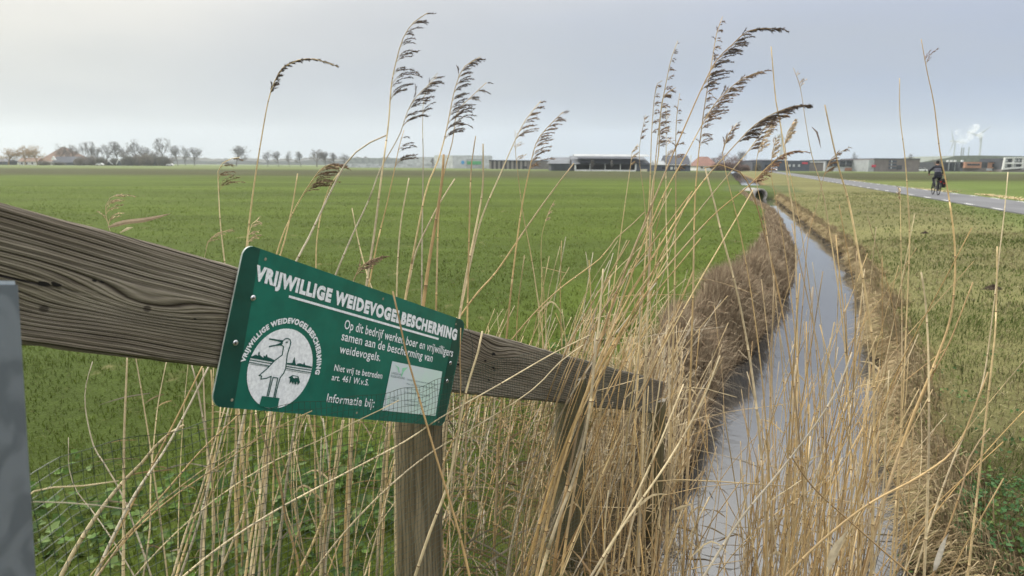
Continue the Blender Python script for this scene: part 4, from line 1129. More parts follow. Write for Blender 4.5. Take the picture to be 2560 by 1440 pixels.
# the rest of the stand: each place in it has its own straw tone, height and lean
def rand_reed(mb, zone_, g_):
    if zone_ == 'ditch':
        d_ = g_.uniform(1.9, 3.5); px = g_.choice([g_.uniform(1890, 2240), g_.uniform(1480, 1760), g_.uniform(1460, 2330)], p=[.55, .22, .23])
        x = (px - 1280) / F * d_; y = d_ * .98
        h_ = g_.choice([g_.uniform(.5, 1.0), g_.uniform(.9, 1.3), g_.uniform(1.25, 1.6)], p=[.60, .31, .09]); lx, sg = .04, .085;
        if px < 1760: h_ *= .82
        if px > 1950: h_ *= 1.14 
        tone = [0, 1, 1, 5, 3, 2, 0][g_.integers(7)]; w_ = .0022
        if px > 2240: h_ *= .7
    elif zone_ == 'under':
        px = g_.choice([g_.uniform(1120, 1420), g_.uniform(1380, 1720)], p=[.26, .74]); d_ = g_.uniform(max(2.35, np.interp(px, [1150, 1430, 1650, 1720], [1.8, 2.45, 3.6, 3.6]) + .18), 4.7)
        x = (px - 1280) / F * d_; y = d_ * .98
        h_ = g_.choice([g_.uniform(.2, .45), g_.uniform(.4, .65), g_.uniform(.6, 1.15)], p=[.5, .38, .12]); lx, sg = .16, .14; tone = [2, 2, 0, 4, 2, 1][g_.integers(6)]; w_ = .0025
    elif zone_ == 'lean':
        d_ = g_.uniform(1.95, 2.3); px = g_.normal(1310, 45)
        x = (px - 1280) / F * d_; y = d_ * .98
        h_ = g_.uniform(1.0, 1.45); lx, sg = .30, .05; tone = [0, 3, 4, 1][g_.integers(4)]; w_ = .0023
    else:
        d_ = g_.uniform(1.9, 3.0); px = g_.uniform(430, 1150)
        x = (px - 1280) / F * d_; y = d_ * .98
        h_ = g_.uniform(.4, .95); lx, sg = .10, .2; tone = [2, 2, 4, 0, 2][g_.integers(5)]; w_ = .0024
    if zone_ == 'ditch' and g_.uniform() < .04: lx += g_.choice([-.35, .5])
    z0 = max(float(terr(x, y)), WZ) - .06
    dx_ = g_.normal(lx, sg) * h_; dy_ = g_.normal(0, .1) * h_; bw = g_.normal(0, .05) * h_
    p = [np.array([x, y, z0]), np.array([x + dx_*.25 + bw, y + dy_*.3, z0 + h_*.35]), np.array([x + dx_*.6 + bw, y + dy_*.6, z0 + h_*.7]), np.array([x + dx_, y + dy_, z0 + h_])]
    kink = g_.uniform() < .08
    if kink: p.insert(3, p[3] * .5 + p[2] * .5); p[4] = p[3] + np.array([g_.normal(.12, .15), 0, g_.uniform(-.1, .12)])
    r_ = w_ * g_.uniform(.7, 1.35)
    tn = np.array(STRAW[tone]) * g_.uniform(.78, 1.12)
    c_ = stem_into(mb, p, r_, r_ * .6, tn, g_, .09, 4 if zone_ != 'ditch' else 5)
    if g_.uniform() < .10:
        q_ = c_[int(len(c_) * g_.uniform(.3, .8))]; s_ = g_.choice([-1, 1]); l_ = g_.uniform(.05, .14)
        ribbon_into(mb, [q_, q_ + np.array([s_ * l_ * .5, 0, l_ * .45]), q_ + np.array([s_ * l_, 0, l_ * g_.uniform(-.2, .6)])], g_.uniform(.004, .009), np.array(STRAW[2]) * g_.uniform(.7, 1.1))
    return p[0]
ZL = {'ditch': ('bare tan reed stalk in the tall crowded stand over the near end of the ditch', 'reeds crowding the near end of the ditch'),
      'under': ('pale bare reed stalk in the dense low growth under and behind the wooden rail', 'reeds under and behind the rail'),
      'lean': ('thin dry stalk in the matted bundle leaning right over the rail near the second post', 'reeds leaning over the rail'),
      'sparse': ('thin pale reed stalk in the loose growth behind the mesh below the sign', 'loose reeds behind the mesh')}
g_ = np.random.default_rng(321)
room = 298 - n_traced
for zone_, nn_ in (('ditch', int(room * .56)), ('lean', 18), ('sparse', 30), ('under', room - int(room * .56) - 52)):
    for _ in range(nn_):
        mb = MB(); b_ = rand_reed(mb, zone_, g_); o = mb.build('reed_stalk', M_reed, None, True)
        o.data.transform(Matrix.Translation(Vector([-float(v) for v in b_]))); o.location = [float(v) for v in b_]
        tag(o, ZL[zone_][0], 'reed', ZL[zone_][1])
mb = MB()
for zone_, nn_ in (('ditch', 270), ('lean', 8), ('under', 620), ('sparse', 16)):
    for _ in range(nn_): rand_reed(mb, zone_, g_)
tag(mb.build('reed_bed', M_reed, None, True), 'the rest of the crowded dry reeds along the ditch', None, None, 'stuff')
# fallen straw and leaf litter at the foot of the reeds
mb = MB()
for _ in range(1500):
    d_ = g_.uniform(2.1, 4.3); px = g_.uniform(1050, 1700) if g_.uniform() < .8 else g_.uniform(300, 2300); x = (px - 1280) / F * d_; y = d_ * .98
    z = max(float(terr(x, y)), WZ) + g_.uniform(.0, .10); a_ = g_.uniform(0, 6.28); l_ = g_.uniform(.05, .28); e_ = np.array([math.cos(a_), math.sin(a_), g_.normal(0, .25)]) * l_
    p0 = np.array([x, y, z]); ribbon_into(mb, [p0, p0 + e_ * .5 + [0, 0, .01], p0 + e_], g_.uniform(.003, .008), np.array(STRAW[g_.integers(6)]) * g_.uniform(.15, .7))
tag(mb.build('reed_litter', M_reed), 'fallen dead reed leaves and straw under the rail', None, None, 'stuff')

# ------------------------------------------------------------------ culvert, molehills, litter by the road
M_conc = plain('concrete', (.30, .29, .27), .85, .35, 6, .2, 0, .3)
M_soil = plain('mole_soil', (.045, .034, .024), .95, .5, 30, .1, 0, .8)
cp_ = G(1890, 487, -.18); cy0 = 42.4
cp_ = np.array([float(cx(cy0)) - .15, cy0, -.22])
cu = thing('culvert_pipe', cp_, 'round concrete culvert pipe mouth where the ditch passes under the grassy crossing', 'culvert')
mb = MB(); v, f = [], []; K = 28
for (r_, y_) in ((.40, 0), (.40, 2.5), (.31, 2.5), (.31, 0)):
    for k in range(K): a_ = k / K * 2 * math.pi; v.append(cp_ + (r_ * math.cos(a_), y_, r_ * math.sin(a_)))
for i in range(4):
    for k in range(K): f.append((i*K+k, i*K+(k+1) % K, ((i+1) % 4)*K+(k+1) % K, ((i+1) % 4)*K+k))
mb.add(v, f); mb.build('pipe_wall', M_conc, cu, True)
mb = MB(); mb.box(cp_ + (-.9, .35, -.7), cp_ + (-.42, .6, .12)); mb.build('bank_slab', M_conc, cu)
def molehill(px, py, r_, label):
    p = G(px, py, 0); p[2] = float(terr(p[0], p[1])); g_ = np.random.default_rng(int(px)); mb = MB(); v, f = [], []; K, N = 18, 6
    for i in range(N):
        q_ = 1 - i / N
        for k in range(K):
            a_ = k / K * 2 * math.pi; rr = r_ * q_ * (1 + g_.normal(0, .10)); v.append(p + (rr * math.cos(a_) * 1.25, rr * math.sin(a_), -.03 + r_ * .62 * math.sin((1 - q_) * 1.6) * (1 + g_.normal(0, .08))))
    v.append(p + (0, 0, r_ * .6))
    for i in range(N - 1):
        for k in range(K): f.append((i*K+k, i*K+(k+1) % K, (i+1)*K+(k+1) % K, (i+1)*K+k))
    for k in range(K): f.append(((N-1)*K+k, (N-1)*K+(k+1) % K, N*K))
    mb.add(v, f); o = mb.build('molehill', M_soil, None, True); o.data.transform(Matrix.Translation(Vector([-float(a) for a in p]))); o.location = [float(a) for a in p]
    tag(o, label, 'molehill', 'molehills on the verge')
molehill(2313, 578, .11, 'small dark molehill on the verge below the cyclist')
molehill(2483, 706, .12, 'dark molehill at the right edge of the verge')
molehill(2565, 1345, .12, 'dark earth heap low at the right edge among the weeds')
mb = MB(); g_ = np.random.default_rng(44)
for (pxa, pya, pxb, pyb, n, sp_) in ((2190, 469, 2360, 484, 900, .9), (2105, 455, 2150, 457, 260, .7), (2440, 490, 2560, 506, 700, .5), (1985, 446, 2040, 448, 200, .8)):
    A_, B_ = G(pxa, pya - 4)[:2], G(pxb, pyb - 4)[:2]
    for _ in range(n):
        c_ = A_ + (B_ - A_) * g_.uniform() + rn * g_.normal(.6, .4) * sp_; a_ = g_.uniform(0, 6.28); l_ = g_.uniform(.1, .35); e_ = np.array([math.cos(a_), math.sin(a_), g_.uniform(0, .3)]) * l_
        if np.dot(c_ - RA, rn) < RWID + .1: continue
        p0 = np.array([c_[0], c_[1], .01]); q_ = np.array([-e_[1], e_[0], 0]) * .09
        mb.add([p0 - q_, p0 + q_, p0 + e_], [(0, 1, 2)], np.array(STRAW[g_.integers(3)]) * g_.uniform(.8, 1.2))
tag(mb.build('cut_hay', M_reed), 'pale cut hay lying along the far road edge', None, None, 'stuff')

# ------------------------------------------------------------------ cyclist
M_blk = plain('black_paint', (.012, .012, .014), .4, .3, 30, .4); M_rub = plain('tyre_rubber', (.015, .015, .015), .8, .2, 30)
M_alu = plain('bike_aluminium', (.5, .5, .52), .35, .2, 30, .5, .8); M_bag = plain('bag_fabric', (.012, .013, .016), .75, .3, 20)
M_redl = plain('red_lens', (.45, .02, .015), .3, .1)
b0 = G(2338, 487, .035); hd = np.array([rd[0], rd[1], 0.0]); rg = np.array([rn[0], rn[1], 0.0])
def L2(x, y, z): return b0 + rg * x + hd * y + np.array([0, 0, z])
bk = thing('bicycle', b0, 'dark bicycle seen from behind, riding away on the road', 'bicycle')
def torus(cen, R_, r_, mat, name, parent, n=36, s=6):
    mb = MB(); pts = [cen + hd * R_ * math.cos(a_) + np.array([0, 0, R_ * math.sin(a_)]) for a_ in np.linspace(0, 2 * math.pi, n + 1)]
    v, f = [], []
    for i in range(n):
        d_ = nrm(pts[i] - cen)
        for k in range(s): a_ = k / s * 2 * math.pi; v.append(pts[i] + d_ * r_ * math.cos(a_) + rg * r_ * math.sin(a_))
    for i in range(n):
        for k in range(s): f.append((i*s+k, i*s+(k+1) % s, ((i+1) % n)*s+(k+1) % s, ((i+1) % n)*s+k))
    mb.add(v, f); return mb.build(name, mat, parent, True)
for yy0 in (-.55, .52):
    wl = thing('wheel', L2(0, yy0, .345), None, None); del wl
for nm, yy0 in (('wheel', -.55), ('wheel', .52)):
    mb = MB(); c_ = L2(0, yy0, .345)
    mb.tube([c_ - rg * .05, c_ + rg * .05], .022, 8)
    for k in range(16):
        a_ = k / 16 * 2 * math.pi; mb.tube([c_ + rg * (.03 if k % 2 else -.03), c_ + hd * .3 * math.cos(a_) + np.array([0, 0, .3 * math.sin(a_)])], .0015, 3)
    wl = mb.build(nm, M_blk, bk); torus(c_, .325, .024, M_rub, 'tyre', bk)
    torus(c_, .305, .012, M_blk, 'rim', bk)
for o_ in [o_ for o_ in bpy.data.objects if o_.type == 'EMPTY' and o_.name.startswith('wheel')]: bpy.data.objects.remove(o_)
mb = MB()
T_ = lambda pts, r_: mb.tube([L2(*p) for p in pts], r_, 8)
T_([(0, -.08, .30), (0, -.22, .88)], .018); T_([(0, -.08, .30), (0, .40, .86)], .02); T_([(0, -.17, .62), (0, .38, .95)], .018); T_([(0, .37, 1.0), (0, .42, .72)], .02)
for s_ in (-1, 1):
    T_([(s_*.05, .43, .72), (s_*.055, .52, .345)], .012); T_([(s_*.05, -.1, .30), (s_*.06, -.55, .345)], .011); T_([(s_*.03, -.19, .72), (s_*.06, -.55, .345)], .009)
mb.build('frame', M_blk, bk)
mb = MB(); mb.tube([L2(*p) for p in [(-.31, .25, 1.02), (-.26, .34, 1.06), (-.1, .4, 1.08), (.1, .4, 1.08), (.26, .34, 1.06), (.31, .25, 1.02)]], .013, 8); mb.tube([L2(0, .37, .98), L2(0, .4, 1.08)], .015, 8); mb.build('handlebar', M_blk, bk)
mb = MB(); mb.prism([L2(*p) for p in [(-.09, -.36, .90), (.09, -.36, .90), (.075, -.2, .91), (.025, -.06, .90), (-.025, -.06, .90), (-.075, -.2, .91)]], (0, 0, .05)); mb.build('saddle', M_blk, bk)
mb = MB()
for s_ in (-1, 1): mb.tube([L2(s_*.06, -.25, .72), L2(s_*.06, -.82, .74)], .007, 6); mb.tube([L2(s_*.06, -.7, .73), L2(s_*.07, -.56, .37)], .006, 6)
mb.box((0, 0, 0), (.0001, .0001, .0001)) if False else None
mb.prism([L2(*p) for p in [(-.07, -.8, .735), (.07, -.8, .735), (.07, -.3, .735), (-.07, -.3, .735)]], (0, 0, .012)); mb.build('rear_rack', M_blk, bk)
mb = MB(); a_ = np.linspace(.35, 3.3, 16); v, f = [], []
for q_ in a_:
    c_ = L2(0, -.55, .345) + hd * .37 * math.cos(q_) + np.array([0, 0, .37 * math.sin(q_)]); v += [c_ - rg * .03, c_ + nrm(c_ - L2(0, -.55, .345)) * .01, c_ + rg * .03]
for i in range(15): f += [(i*3, i*3+1, i*3+4, i*3+3), (i*3+1, i*3+2, i*3+5, i*3+4)]
mb.add(v, f); mb.build('mudguard', M_blk, bk)
mb = MB(); mb.tube([L2(0, -.83, .70), L2(0, -.87, .70)], .035, 12); mb.build('rear_light', M_redl, bk)
mb = MB(); mb.tube([L2(-.08, -.08, .30), L2(.08, -.08, .30)], .02, 8); mb.tube([L2(.09, -.08, .30), L2(.10, .07, .19)], .012, 6); mb.tube([L2(-.09, -.08, .30), L2(-.10, -.23, .41)], .012, 6); mb.build('crank', M_alu, bk)
for s_, y_, z_ in ((1, .07, .19), (-1, -.23, .41)):
    mb = MB(); mb.prism([L2(s_*.10, y_-.04, z_), L2(s_*.20, y_-.04, z_), L2(s_*.20, y_+.04, z_), L2(s_*.10, y_+.04, z_)], (0, 0, .02)); mb.build('pedal', M_blk, bk)
pn = thing('pannier_bag', L2(.2, -.6, .42), 'black pannier bag hanging on the right side of the bicycle rack', 'bag')
mb = MB(); prof = [(-.78, .40), (-.42, .40), (-.38, .46), (-.40, .80), (-.44, .84), (-.76, .84), (-.80, .80), (-.82, .46)]
mb.prism([L2(.085, *p) for p in prof], rg * .17); o = mb.build('bag_body', M_bag, pn); md = o.modifiers.new('bv', 'BEVEL'); md.width = .025; md.segments = 2
mb = MB(); mb.prism([L2(.075, *p) for p in [(-.79, .72), (-.41, .72), (-.40, .86), (-.80, .86)]], rg * .2); mb.build('bag_flap', M_blk, pn)
mb = MB(); mb.prism([L2(.262, *p) for p in [(-.66, .56), (-.56, .56), (-.56, .60), (-.66, .60)]], rg * .004); mb.prism([L2(.13, -.825, .60), L2(.19, -.825, .60), L2(.19, -.825, .64), L2(.13, -.825, .64)], -hd * .006); mb.build('red_reflector', M_redl, pn)

def skin_body(name, nodes, edges, mats, parent, root_i=0, sub=2):
    me = bpy.data.meshes.new(name); me.from_pydata([[float(a) for a in (p - b0)] for p, r in nodes], edges, []); o = bpy.data.objects.new(name, me); COL.objects.link(o)
    md = o.modifiers.new('skin', 'SKIN'); md.use_smooth_shade = True; md.use_x_symmetry = False
    for i, (p, r) in enumerate(nodes):
        sv = me.skin_vertices[0].data[i]; sv.radius = (r, r) if not isinstance(r, tuple) else r; sv.use_root = (i == root_i)
    ms = o.modifiers.new('sub', 'SUBSURF'); ms.levels = sub; ms.render_levels = sub
    dg = bpy.context.evaluated_depsgraph_get(); m2 = bpy.data.meshes.new_from_object(o.evaluated_get(dg)); bpy.data.objects.remove(o); m2.name = name
    m2.materials.clear()
    for mm in mats: m2.materials.append(mm)
    o = bpy.data.objects.new(name, m2); COL.objects.link(o)
    if parent: o.parent = parent
    return o
M_skin = plain('skin', (.42, .24, .17), .55, .15, 30); M_trs = plain('dark_trousers', (.010, .012, .022), .8, .3, 14); M_hair = plain('dark_cap', (.012, .012, .014), .8, .3, 40); M_shoe = plain('dark_shoe', (.012, .012, .012), .6, .2, 30)
mt, t, b = newmat('striped_jacket', .7, .2)
x, y, z = sep(t, objc(t).s)
bnd = (z - 1.355).abs().ss(.014, .022, 1, 0).mx((z - 1.245).abs().ss(.014, .022, 1, 0)).mx((z - 1.30).abs().ss(.004, .009, .5, 0))
t.links.new(mixc(t, bnd * x.abs().ss(.15, .22, 1, .0), (.016, .018, .026), (.17, .17, .21)).s, b.inputs['Base Color'])
M_jack = mt
per = thing('person', b0, 'person in dark jacket with two grey back stripes and dark cap, cycling away', 'person')
N_ = [(L2(0, -.22, 1.0), (.17, .13)), (L2(0, -.1, 1.16), (.165, .12)), (L2(0, .03, 1.34), (.19, .12)), (L2(0, .10, 1.47), (.12, .10)), (L2(0, .15, 1.555), .058), (L2(0, .19, 1.64), (.078, .088)), (L2(0, .205, 1.74), (.072, .085)),
      (L2(.17, .09, 1.44), .075), (L2(.31, .17, 1.24), .055), (L2(.31, .29, 1.07), .038), (L2(-.17, .09, 1.44), .075), (L2(-.36, .15, 1.24), .055), (L2(-.33, .29, 1.07), .038),
      (L2(.10, -.16, .93), .105), (L2(.13, .16, .70), .075), (L2(.13, .06, .34), .048), (L2(.14, .10, .24), .04), (L2(.145, .19, .22), .036),
      (L2(-.10, -.16, .93), .105), (L2(-.13, .19, .86), .075), (L2(-.13, -.13, .55), .048), (L2(-.14, -.16, .46), .04), (L2(-.145, -.06, .44), .036)]
E_ = [(0,1),(1,2),(2,3),(3,4),(4,5),(5,6),(3,7),(7,8),(8,9),(3,10),(10,11),(11,12),(0,13),(13,14),(14,15),(15,16),(16,17),(0,18),(18,19),(19,20),(20,21),(21,22)]
body = skin_body('body', N_, E_, [M_jack, M_trs, M_skin, M_shoe, M_hair], per)
for p in body.data.polygons:
    c_ = p.center; fy = c_.x * rd[0] + c_.y * rd[1]; lx_ = abs(c_.x * rn[0] + c_.y * rn[1])
    if c_.z < .29 or (c_.z < .5 and c_.z > .40 and (c_.x * rn[0] + c_.y * rn[1]) < -.08): p.material_index = 3
    elif c_.z < 1.06 and lx_ < .25: p.material_index = 1
    elif c_.z < 1.10 and lx_ > .25: p.material_index = 2
    elif c_.z > 1.56: p.material_index = 2
    else: p.material_index = 0
# hands: palm and five fingers round each grip
for s_ in (-1, 1):
    hb = L2(s_ * .325, .275, 1.055); nodes = [(hb, .022), (L2(s_*.315, .245, 1.045), .026)]; edges = [(0, 1)]
    for k, ln in enumerate((.028, .034, .031, .024)):
        x0_ = s_ * (.335 - k * .016); i0 = len(nodes); nodes += [(L2(x0_, .262 + .004*k, 1.045), .0085), (L2(x0_, .285, 1.03), .008), (L2(x0_, .28, 1.03 - ln * .7), .0075)]; edges += [(1, i0), (i0, i0+1), (i0+1, i0+2)]
    i0 = len(nodes); nodes += [(L2(s_*.285, .25, 1.035), .010), (L2(s_*.272, .262, 1.02), .009)]; edges += [(1, i0), (i0, i0+1)]
    skin_body('hand', nodes, edges, [M_skin], per, 1, 1)
mb = MB(); v, f = [], []; K = 18; hc = L2(0, .205, 1.685)
for i, e_ in enumerate(np.linspace(-.25, 1.5, 7)):
    for k in range(K): a_ = k / K * 2 * math.pi; v.append(hc + rg * .094 * math.cos(a_) * math.cos(e_) + hd * .11 * math.sin(a_) * math.cos(e_) + np.array([0, 0, .115 * math.sin(e_)]))
for i in range(6):
    for k in range(K): f.append((i*K+k, i*K+(k+1) % K, (i+1)*K+(k+1) % K, (i+1)*K+k))
f.append(tuple(6*K+k for k in range(K))); mb.add(v, f); mb.build('cap', M_hair, per, True)
mb = MB(); mb.lathe([(.055, 1.59), (.07, 1.61), (.072, 1.65), (.06, 1.67)], 14, (L2(0, .165, 0)[0], L2(0, .165, 0)[1], .035)); mb.build('hair', plain('brown_hair', (.04, .028, .02), .8, .3, 60), per, True)
for s_ in (-1, 1):
    mb = MB(); c_ = L2(s_ * .088, .20, 1.67); mb.tube([c_ - np.array([0, 0, .03]), c_ + rg * s_ * .012, c_ + np.array([0, 0, .028])], [.008, .014, .008], 6); mb.build('ear', M_skin, per, True)

# ------------------------------------------------------------------ far buildings
def bm(name, c, rough=.8, var=.2, scale=.6, **k): return plain(name, c, rough, var, scale, **k)
B_white = bm('white_wall', (.62, .63, .62)); B_grey = bm('grey_cladding', (.32, .34, .35)); B_lgrey = bm('light_cladding', (.46, .48, .50)); B_dark = bm('dark_cladding', (.055, .06, .07))
B_navy = bm('slate_cladding', (.07, .08, .105)); B_roof = bm('slate_roof', (.075, .08, .095)); B_thatch = bm('brown_tile_roof', (.17, .105, .07)); B_brick = bm('brown_brick', (.17, .15, .145)); B_rbrick = bm('orange_brick', (.36, .19, .125))
B_orange = bm('orange_tile_roof', (.21, .115, .09)); B_glass = bm('dark_window', (.03, .035, .045), .15, .3, 1, spec=.6); B_green = bm('green_panel', (.10, .34, .16)); B_blue = bm('blue_mark', (.10, .32, .60)); B_red = bm('red_sign', (.5, .05, .08)); B_skyl = bm('skylight', (.34, .355, .36), .7)
B_metal = bm('metal_roof', (.15, .16, .175), .8, .2, .4); B_metd = bm('solar_roof', (.065, .073, .09), .7, .2, .4); B_olive = bm('grey_green_roof', (.17, .19, .16)); B_taup = bm('striped_cladding', (.16, .15, .145))
mt, t, b = newmat('vertical_slats', .8, .2); x, y, z = sep(t, objc(t).s)
t.links.new(mixc(t, (x * 3.6).sin().ss(-.2, .3), (.06, .06, .062), (.24, .225, .215)).s, b.inputs['Base Color']); B_slats = mt
class Bld:
    def __init__(s, name, label, px, D, cat='building', group=None):
        s.D = D; p = Y(px, 430, D); s.r = thing(name, (p[0], D, 0), label, cat, group)
    def X(s, px, py=420): return Y(px, py, s.D)[0]
    def Z(s, px, py): return max(-.4, Y(px, py, s.D)[2]) if py is not None else -.4
    def box(s, nm, x0, y0, x1, y1, m, dep=12, front=0.0):
        mb = MB(); mb.box((s.X(x0), s.D - front, s.Z(x0, y1)), (s.X(x1), s.D - front + dep, s.Z(x0, y0))); return mb.build(nm, m, s.r)
    def det(s, nm, x0, y0, x1, y1, m, front=.08): return s.box(nm, x0, y0, x1, y1, m, .3, front)
    def slope(s, nm, x0, x1, ye, yr, m, dep=12, hip0=0, hip1=0, over=.3):         # roof with its eave to the viewer
        ze, zr = s.Z(x0, ye), s.Z(x0, yr); a0, a1 = s.X(x0) - over, s.X(x1) + over; yf, yb, ym = s.D - over - .1, s.D + dep + over, s.D + dep / 2
        v = [(a0, yf, ze), (a1, yf, ze), (a1, yb, ze), (a0, yb, ze), (a0 + (s.X(x0 + hip0) - s.X(x0)), ym, zr), (a1 - (s.X(x1 + hip1) - s.X(x1)), ym, zr)]
        mb = MB(); mb.add(v, [(0, 1, 5, 4), (2, 3, 4, 5), (3, 0, 4), (1, 2, 5), (0, 3, 2, 1)]); return mb.build(nm, m, s.r)
    def gable(s, nm, x0, x1, ye, yr, m, dep=10):                                  # roof with its gable to the viewer
        ze, zr = s.Z(x0, ye), s.Z(x0, yr); a0, a1 = s.X(x0) - .2, s.X(x1) + .2; am = (a0 + a1) / 2
        mb = MB(); mb.prism([(a0, s.D - .3, ze), (a1, s.D - .3, ze), (am, s.D - .3, zr)], (0, dep + .6, 0)); return mb.build(nm, m, s.r)
def win(bl, lst, m=None, nm='window'):
    for q_ in lst: bl.det(nm, *q_, m or B_glass)
b = Bld('farmhouse', 'large pyramid roofed brown farmhouse behind ochre willows on the left horizon', 140, 470)
b.box('wall', 94, 403, 186, None, B_white, 26, 0); b.slope('roof', 94, 186, 405, 366, B_thatch, 26, 36, 50)
win(b, [(101, 407, 105, 412), (52, 407, 56, 412)] [:1])
b = Bld('white_cottage', 'low white walled house with dark roof between the ochre willow trunks', 72, 466)
b.box('wall', 48, 404, 92, None, B_white, 9); b.slope('roof', 46, 94, 404, 394, B_thatch, 9); win(b, [(54, 406, 58, 411), (66, 406, 70, 411), (80, 406, 84, 411)])
b = Bld('slate_roofed_barn', 'barn with slate blue roof in front of the brown farmhouse', 162, 455)
b.box('wall', 135, 406, 193, None, B_dark, 10); b.slope('roof', 133, 194, 406, 391, B_roof, 10); b.gable('white_gable_trim', 131, 141, 400, 390, B_white, .4)
b = Bld('low_shed', 'low dark shed at the left edge of the horizon', 8, 455); b.box('wall', -20, 404, 20, None, B_dark, 9); b.slope('roof', -22, 22, 404, 398, B_roof, 9)
for (x0, x1, lab, yr) in ((265, 284, 'small house with white gable trim among the hedges, left one of two', 403), (293, 309, 'small house with white gable trim among the hedges, right one of two', 398)):
    b = Bld('small_house', lab, x0, 440, 'house'); b.box('wall', x0 + 2, 408, x1 - 2, None, B_dark, 8); b.gable('roof', x0, x1, 410, yr, B_roof, 8)
    for k in (0, 1):
        mb = MB(); xa, xm = b.X(x0 if k == 0 else x1), b.X((x0 + x1) / 2); za, zm = b.Z(x0, 410.5), b.Z(x0, yr - .5)
        mb.tube([(xa, 439.3, za), (xm, 439.3, zm)], .28, 4); mb.build('gable_trim', B_white, b.r)
b = Bld('long_pale_shed', 'long pale grey industrial shed with a white lower band left of centre', 990, 350)
b.box('wall', 870, 396, 1010, None, B_grey, 40); b.det('white_band', 868, 409, 1122, 420, B_lgrey); b.box('tall_hall', 1008, 392, 1086, None, B_lgrey, 38, .05); b.box('roof_edge', 870, 394.5, 1008, 396, B_lgrey, 40, .1)
for x_ in (880, 915, 948, 985, 1018, 1060, 1072): b.det('window', x_, 411, x_ + 13, 414, B_grey, .12)
b = Bld('storage_tank', 'white domed tank on the roofline, left of the pair', 1020, 392, 'tank', 'pair of white tanks')
for (x_, lab) in ((1020, 'white domed tank above the pale shed, left of the pair'), (1035, 'white domed tank above the pale shed, right of the pair')):
    if x_ != 1020: b = Bld('storage_tank', lab, x_, 392, 'tank', 'pair of white tanks')
    b.r['label'] = lab; r_ = 1.3; mb = MB(); zt = b.Z(x_, 386.5); mb.lathe([(r_, -.4), (r_, zt - .8), (r_ * .8, zt - .3), (r_ * .4, zt), (.05, zt + .05)], 18, (b.X(x_), 392, 0)); mb.build('tank_shell', B_skyl, b.r, True)
b = Bld('white_hall', 'white and grey hall with round blue mark and green doorway', 1155, 320)
b.box('wall', 1088, 388, 1226, None, B_lgrey, 30); b.box('white_wing', 1086, 388.5, 1132, None, B_white, 28, .1); b.det('grey_door_front', 1166, 397, 1206, 424, B_grey, .2); b.det('green_band', 1168, 403, 1203, 411, B_green, .35); b.det('blue_sign', 1208, 408, 1214, 420, B_lgrey, .3)
mb = MB(); c0 = Y(1157, 406, 319.7); mb.prism([c0 + (2.6 * .3 * math.cos(a_) * 1.0 * .95, 0, .85 * math.sin(a_)) for a_ in np.linspace(0, 6.1, 14)], (0, .2, 0)); mb.build('blue_mark', B_blue, b.r)
b = Bld('slatted_hall', 'dark hall with vertical slats and a glazed office end', 1300, 285)
b.box('wall', 1223, 402, 1318, None, B_slats, 25); b.box('office', 1318, 402, 1382, None, B_taup, 22, .3); win(b, [(1324, 405, 1340, 411), (1344, 405, 1358, 411), (1362, 405, 1376, 411), (1306, 416, 1330, 421), (1336, 415, 1350, 421), (1356, 415, 1376, 421)]); b.box('roof_edge', 1222, 400, 1382, 402, B_roof, 25, .4)
b = Bld('cattle_barn', 'long low barn with silver roof, white ridge skylight and open dark front', 1500, 200)
b.box('wall', 1435, 409, 1592, None, bm('barn_shade', (.13, .13, .13)), 18, -.8); b.box('side_wall', 1592, 408, 1624, None, B_navy, 18, 0); b.slope('roof', 1432, 1624, 410, 388, B_metal, 22, 3, 3); b.slope('solar_panels', 1452, 1600, 405.5, 390.5, B_metd, 18.5, 3, 3, over=.45)
b.slope('ridge_skylight', 1438, 1620, 390.5, 384.5, B_skyl, 6); b.r.children[-1].location.y += 8
b.box('white_base', 1437, 424, 1590, None, B_white, .4, .1)
for x_ in (1436, 1474, 1512, 1550, 1587): b.box('door_post', x_, 409, x_ + (4 if x_ in (1436, 1587) else 1.2), 425, B_white, .3, .15)
b.det('cream_door', 1601, 423, 1618, 431, bm('cream', (.6, .57, .42)), .2)
b = Bld('barn_annex', 'lower grey roofed annex with dark opening on the left of the silver barn', 1405, 203)
b.box('wall', 1378, 409, 1433, None, B_roof, 14); b.slope('roof', 1376, 1434, 409, 392, B_metal, 14, 6, 0); b.det('dark_opening', 1384, 411, 1413, 425, B_dark, .1)
b = Bld('farm_house', 'house with large dark roof and white edge trim right of the silver barn', 1695, 215, 'house')
b.box('wall', 1640, 411, 1726, None, B_navy, 10); b.slope('roof', 1668, 1725, 411, 388, B_roof, 10); b.slope('side_roof', 1640, 1668, 413, 401, B_grey, 8); b.box('roof_trim', 1724.5, 388, 1727, 412, B_white, .4, .3); b.det('gutter', 1640, 411, 1726, 412.5, B_white, .5)
win(b, [(1676, 417, 1682, 424), (1686, 417, 1692, 424)], B_white); win(b, [(1655, 417, 1662, 423), (1705, 416, 1714, 423)])
b = Bld('orange_roofed_house', 'house with orange tiled roof half hidden by reeds and brush', 1768, 250, 'house'); b.box('wall', 1744, 414, 1792, None, B_white, 11); b.slope('roof', 1742, 1795, 415, 391, B_orange, 11, 16, 18); win(b, [(1752, 417, 1757, 421), (1774, 417, 1780, 421)])
b = Bld('slate_hall', 'slate blue hall with rounded roof and three white round marks', 1970, 250)
b.box('wall', 1905, 401, 2023, None, B_navy, 24); b.box('left_wing', 1880, 405, 1906, None, B_roof, 20, .3); b.slope('roof', 1905, 1965, 401, 397.5, B_roof, 24, 20, 20); win(b, [(1888, 411, 1900, 419), (1912, 412, 1926, 420), (1935, 411, 1948, 420)])
for x_ in (1973, 1984, 1997): b.det('round_mark', x_ - 2.5, 411, x_ + 2.5, 417, B_lgrey, .15)
